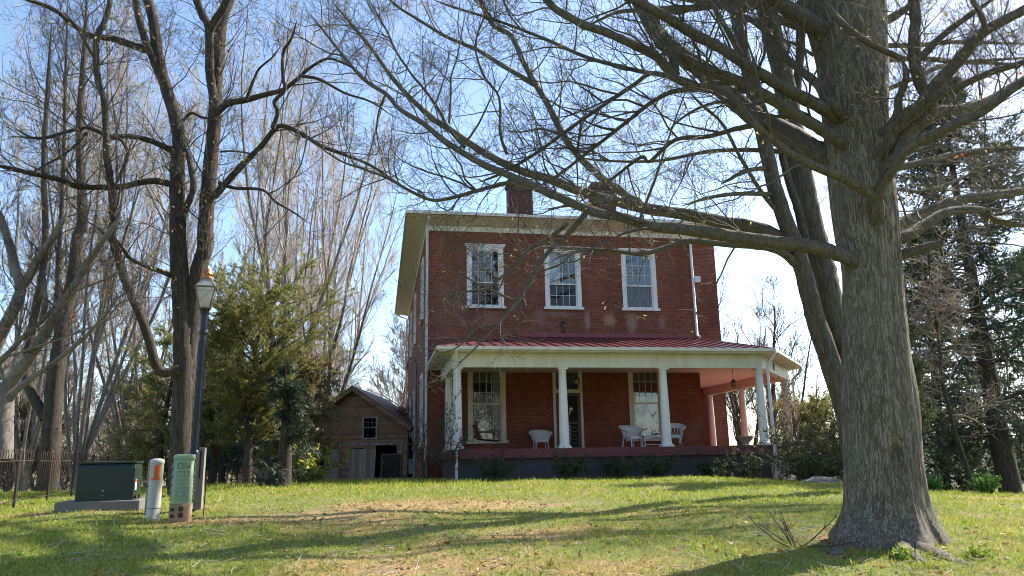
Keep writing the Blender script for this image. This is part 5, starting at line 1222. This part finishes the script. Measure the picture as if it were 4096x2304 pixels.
# ------------------------------------------------------------------ transformer box on a pad
p = atY(*src('V', 268, 1293), 13.0); t = thing('transformer_box', 'dark green transformer box on a concrete pad by the fence', 'transformer', (p[0], 13.0, gz(p[0], 13)+.02), .30)
mb = MB(); mb.box((-.66,-.52,-.15),(.56,.55,.12)); mb.build('pad', M['concrete'], t, .015)
mb = MB(); loft(mb, [([(-.50,-.40),(.46,-.40),(.46,.42),(-.50,.42)],.121),([(-.50,-.40),(.46,-.40),(.46,.42),(-.50,.42)],.71),([(-.48,-.34),(.44,-.34),(.44,.42),(-.48,.42)],.80)], False); bd = mb.build('cabinet', M['box_green'], t, .006)
mb = MB(); mb.add([(-.50,-.37,.80),(.47,-.37,.80),(.47,.45,.80),(-.50,.45,.80),(-.50,-.37,.835),(.47,-.37,.835),(.47,.45,.845),(-.50,.45,.845)], [(0,3,2,1),(4,5,6,7),(0,1,5,4),(1,2,6,5),(2,3,7,6),(3,0,4,7)]); mb.build('lid', M['box_green'], t, .006)
mb = MB(); mb.box((-.495,-.408,.245),(.455,-.402,.252)); mb.build('door_seam', M['iron'], bd)
mb = MB(); mb.lathe([(.02,0),(.02,.02)], 10, M=Matrix.Translation((-.05,-.40,.30)) @ Matrix.Rotation(math.pi/2,4,'X')); mb.lathe([(.014,0),(.014,.02)], 10, M=Matrix.Translation((-.05,-.40,.22)) @ Matrix.Rotation(math.pi/2,4,'X')); mb.build('bolt', M['metal_grey'], bd)
mb = MB(); mb.box((.4605,-.28,.30),(.463,-.12,.50)); lb = mb.build('label', M['white'], bd); mb = MB(); mb.box((.4632,-.28,.44),(.4642,-.12,.495)); mb.build('label_band', M['orange'], lb)
for y in (-.3, .1): mb = MB(); mb.box((.461,y,.15),(.50,y+.2,.2)); mb.build('bracket', M['rust'], bd)

for ch in t.children:
    if ch.name.split('.')[0] in ('cabinet', 'lid'): ch.scale = (.88, .88, .86); ch.location = (.03, -.04, .017)
# ------------------------------------------------------------------ iron fences
def fence(name, a, b, label, H=1.05, sp=.17, post=2.6):
    a = np.array(a); b = np.array(b); L_ = np.linalg.norm(b-a); d = (b-a)/L_; t = thing(name, label, 'fence', (a[0], a[1], gz(*a)), 0)
    P = lambda s: np.array([a[0]+d[0]*s, a[1]+d[1]*s]); z0 = gz(*a)
    loc = lambda s, h: (d[0]*s, d[1]*s, gz(*P(s))-z0+h)
    mb = MB(); s = 0.0; k = 0
    while s < L_-sp:
        if k % 2 == 0:
            mb.tube([loc(s,.06), loc(s,H-.09), loc(s+sp*.15,H-.02), loc(s+sp*.5,H), loc(s+sp*.85,H-.02), loc(s+sp,H-.09), loc(s+sp,.06)], .0075, 4)
        s += sp; k += 1
    mb.build('pickets', M['rust'], t)
    for h in (.14, H-.2):
        mb = MB(); n = max(2, int(L_/1.3)); mb.tube([loc(L_*i/n, h) for i in range(n+1)], .009, 5); mb.build('rail', M['rust'], t)
    s = 0.0
    while s <= L_+.01: mb = MB(); mb.tube([loc(s,-.15), loc(s,H-.02)], .028, 6); mb.lathe([(.035,H-.03),(.03,H+.01),(.01,H+.04)], 8, loc(s,0)); mb.build('post', M['rust'], t); s += post
    return t
fpst = atY(*src('V', 32, 1292), 14.3)
dirv = np.array([-12.6-fpst[0], 24-14.3]); dirv /= np.linalg.norm(dirv)
a_ = np.array([fpst[0], 14.3])-dirv*2.6
fence('iron_fence', a_, a_+dirv*13, 'rusty hooped iron fence running back along the left edge')
fence('iron_fence', (-16.5, 31), (-8.8, 32.5), 'distant dark iron fence behind the cedars', sp=.14)

# ------------------------------------------------------------------ stones and far houses
p = atY(*src('V', 2070, 1178), 22.0)
for i, (dx, dy, s, lab) in enumerate(((0,0,.55,'long pale stone slab by the porch steps'),(.6,-.5,.3,'smaller grey stone in front of the pale stone slab'))):
    x, y = p[0]+dx, 22+dy; v = []
    me = bpy.data.meshes.new('garden_stone'); import bmesh; bm = bmesh.new(); bmesh.ops.create_icosphere(bm, subdivisions=3, radius=1)
    for vv in bm.verts: q = vv.co.copy(); f = 1+.35*mnoise.fractal(q*1.3+Vector((i*3,0,0)),1,2,3); vv.co = Vector((q.x*1.3, q.y*.7, max(-.3, q.z*.38)))*f*s
    bm.to_mesh(me); bm.free(); me.materials.append(M['stone']); o = bpy.data.objects.new('garden_stone', me); link(o); o.location = (x, y, gz(x, y)+.02); o.rotation_euler = (0,0,.2+i); tag(o, lab, 'stone')
def far_house(px, Y, w, h, label, roofc):
    q = atY(px*1.59, 1165*1.59, Y); g = gz(q[0], Y); zb = EYE-2.6
    t = thing('far_house', label, 'house', (q[0], Y, zb), .2)
    mb = MB(); mb.box((-w/2,0,0),(w/2,7,h)); mb.build('wall', M['white'], t)
    mb = MB(); mb.add([(-w/2-.3,-.4,h),(w/2+.3,-.4,h),(w/2+.3,7.4,h),(-w/2-.3,7.4,h),(-w/2-.3,3.5,h+2),(w/2+.3,3.5,h+2)], [(0,1,5,4),(2,3,4,5),(0,4,3),(1,2,5),(0,3,2,1)]); mb.build('roof', roofc, t)
    for k in range(4): x = -w/2+w*(k+.5)/4; mb = MB(); mb.box((x-.45,-.05,h*.4),(x+.45,-.002,h*.8)); mb.build('window', M['dark'], t)
far_house(2420, 62, 11, 3.2, 'low white house glimpsed far off between the right-hand pines', M['metal_grey'])
far_house(2600, 70, 12, 3.2, 'grey-roofed white house far off at the right edge', M['metal_grey'])

# ------------------------------------------------------------------ grass, weeds, leaf litter
def grass():
    n = 420000
    y = 5.6*np.exp(rng.random(n)*math.log(27/5.6)); x = (rng.random(n)*2-1)*(y*.74+1.0)
    keep = rng.random(n) < np.clip(.35+.65*(8/y), .2, 1)
    # leave out the house
    hu = (x-HX)*math.cos(HT)+(y-HY)*math.sin(HT); hv = -(x-HX)*math.sin(HT)+(y-HY)*math.cos(HT)
    keep &= ~((hu > .2) & (hu < 14.8) & (hv > -4.9)); keep &= ~((hu > -.1) & (hv > 0))
    dens = .55+.45*np.sin(x*1.1+2.1*np.sin(y*.7))*np.sin(y*1.3+1.7*np.sin(x*.6)); px_ = np.exp(-(((x+1.6)/3)**2+((y-12.2)/2.6)**2))+np.exp(-(((x+.9)/2)**2+((y-8.3)/1.2)**2))
    keep &= rng.random(n) < np.clip(dens*1.1+.35-.75*px_, .12, 1)
    x, y = x[keep], y[keep]; m = len(x); z = ground(x, y)
    tall = np.exp(-((y-22.5)/2.2)**2)*(x < -1)
    h = (.018+.03*rng.random(m)**1.6+.05*(rng.random(m) > .97))*(1+.045*(y-7).clip(0, 12)) + tall*rng.random(m)*.12
    w = .0035*(1+.14*(y-6).clip(0, 20)); az = rng.uniform(0, 6.28, m)
    u = np.stack([np.cos(az), np.sin(az), np.zeros(m)], 1); lean = np.stack([rng.normal(0, .55, m), rng.normal(0, .55, m), np.ones(m)], 1)
    P = np.stack([x, y, z-.004], 1)
    v = np.stack([P-u*w[:, None], P+u*w[:, None], P+lean*h[:, None]], 1).reshape(-1, 3)
    o = np_mesh('grass', v, None, M['grass'], tris=np.arange(3*m).reshape(-1, 3), smooth=False); tag(o, 'short green and straw-coloured grass of the front lawn', 'grass', kind='stuff')
grass()
M['weed'] = leaf_mat('weed_leaves', [(.08,.16,.025), (.15,.24,.04), (.26,.34,.08)], .4, .8)
def clumps(name, cx, cy, per, hh, wl, mat, label, cat, sp=.09):
    m = len(cx)*per; x = np.repeat(cx, per)+rng.normal(0, sp, m); y = np.repeat(cy, per)+rng.normal(0, sp, m); z = ground(x, y)
    az = rng.uniform(0, 6.28, m); u = np.stack([np.cos(az), np.sin(az), np.zeros(m)], 1); hgt = hh*(.4+rng.random(m)); dirr = np.stack([rng.normal(0, .8, m), rng.normal(0, .8, m), .4+.6*rng.random(m)], 1)
    P = np.stack([x, y, z], 1); tip = P+dirr*hgt[:, None]; mid = P+dirr*hgt[:, None]*.6+np.array([0,0,1])*(hgt*.18)[:, None]
    W2 = wl*(.6+.8*rng.random(m))[:, None]
    v = np.stack([P, mid-u*W2, tip, mid+u*W2], 1).reshape(-1, 3); o = np_mesh(name, v, np.arange(4*m).reshape(-1, 4), mat, smooth=False); tag(o, label, cat, kind='stuff')
nc = 260; cx = np.concatenate([rng.uniform(-7, .5, 190), rng.uniform(-6, 5, 50)]); cy = np.concatenate([rng.uniform(6.4, 11, 190), rng.uniform(6.2, 13, 50)])
clumps('weeds', cx, cy, 12, .055, .010, M['weed'], 'small broad-leaved green weeds scattered through the lawn', 'weeds')
nt = 420; yy = 6*np.exp(rng.random(nt)*math.log(22/6)); xx = (rng.random(nt)*2-1)*(yy*.68); hu = (xx-HX)*math.cos(HT)+(yy-HY)*math.sin(HT); hv = -(xx-HX)*math.sin(HT)+(yy-HY)*math.cos(HT); k = ~((hu > .2) & (hv > -5.2)); xx, yy = xx[k], yy[k]
clumps('grass_tufts', xx, yy, 26, .075, .0045, M['grass'], 'coarser tufts standing out of the short lawn grass', 'grass', .05)
nl = 7500; y = 5.8*np.exp(rng.random(nl)*math.log(24/5.8)); x = (rng.random(nl)*2-1)*(y*.7)
k = rng.random(nl) < .15+np.exp(-(((x+1.2)/3.2)**2+((y-11)/3.4)**2))+1.2*np.exp(-(((x-4.3)/1.5)**2+((y-8.7)/.9)**2)); x, y = x[k], y[k]
hu = (x-HX)*math.cos(HT)+(y-HY)*math.sin(HT); hv = -(x-HX)*math.sin(HT)+(y-HY)*math.cos(HT); k = ~((hu > .2) & (hv > -4.9)); x, y = x[k], y[k]
P = np.stack([x, y, ground(x, y)+.012], 1); o = leaves('leaf_litter', P, .05, M['dead_leaf'], None, .75); tag(o, 'dry brown leaves and twigs littering the lawn', 'leaves', kind='stuff')
# straw and small sticks
ns = 900; y = 6*np.exp(rng.random(ns)*math.log(18/6)); x = (rng.random(ns)*2-1)*(y*.6); P = np.stack([x, y, ground(x, y)+.02], 1); az = rng.uniform(0, 6.28, ns)
p_, r_ = grow(P, np.stack([np.cos(az), np.sin(az), rng.normal(.03, .08, ns)], 1), rng.uniform(.08, .35, ns), np.full(ns, .004), np.full(ns, .002), 3, .15, -.02)
tm = TM(); tm.add(p_, r_, 4); o = tm.build('twig_litter', M['twig_pale']); tag(o, 'thin pale fallen twigs strewn over the lawn', 'twigs', kind='stuff')
for i, (px, py, lab) in enumerate(((2466,1412,'yellow-green flower clump on the grass right of the maple root'),(2268,1405,'small yellow flower clump in front of the maple trunk'))):
    d = atY(*src('V', px, py), 7.9 if i == 0 else 8.1); x, y = d[0], d[1]
    t = thing('flower_clump', lab, 'flowers', (x, y, gz(x, y))); f = rng.normal(0, .05, (160, 3))*np.array([1,1,.55])+np.array([0,0,.05]); leaves('blossoms', f, .03, M['shrub_yellow'], t)
    leaves('foliage', rng.normal(0, .05, (90, 3))*np.array([1.2,1.2,.3])+np.array([0,0,.02]), .04, M['daffodil'], t)
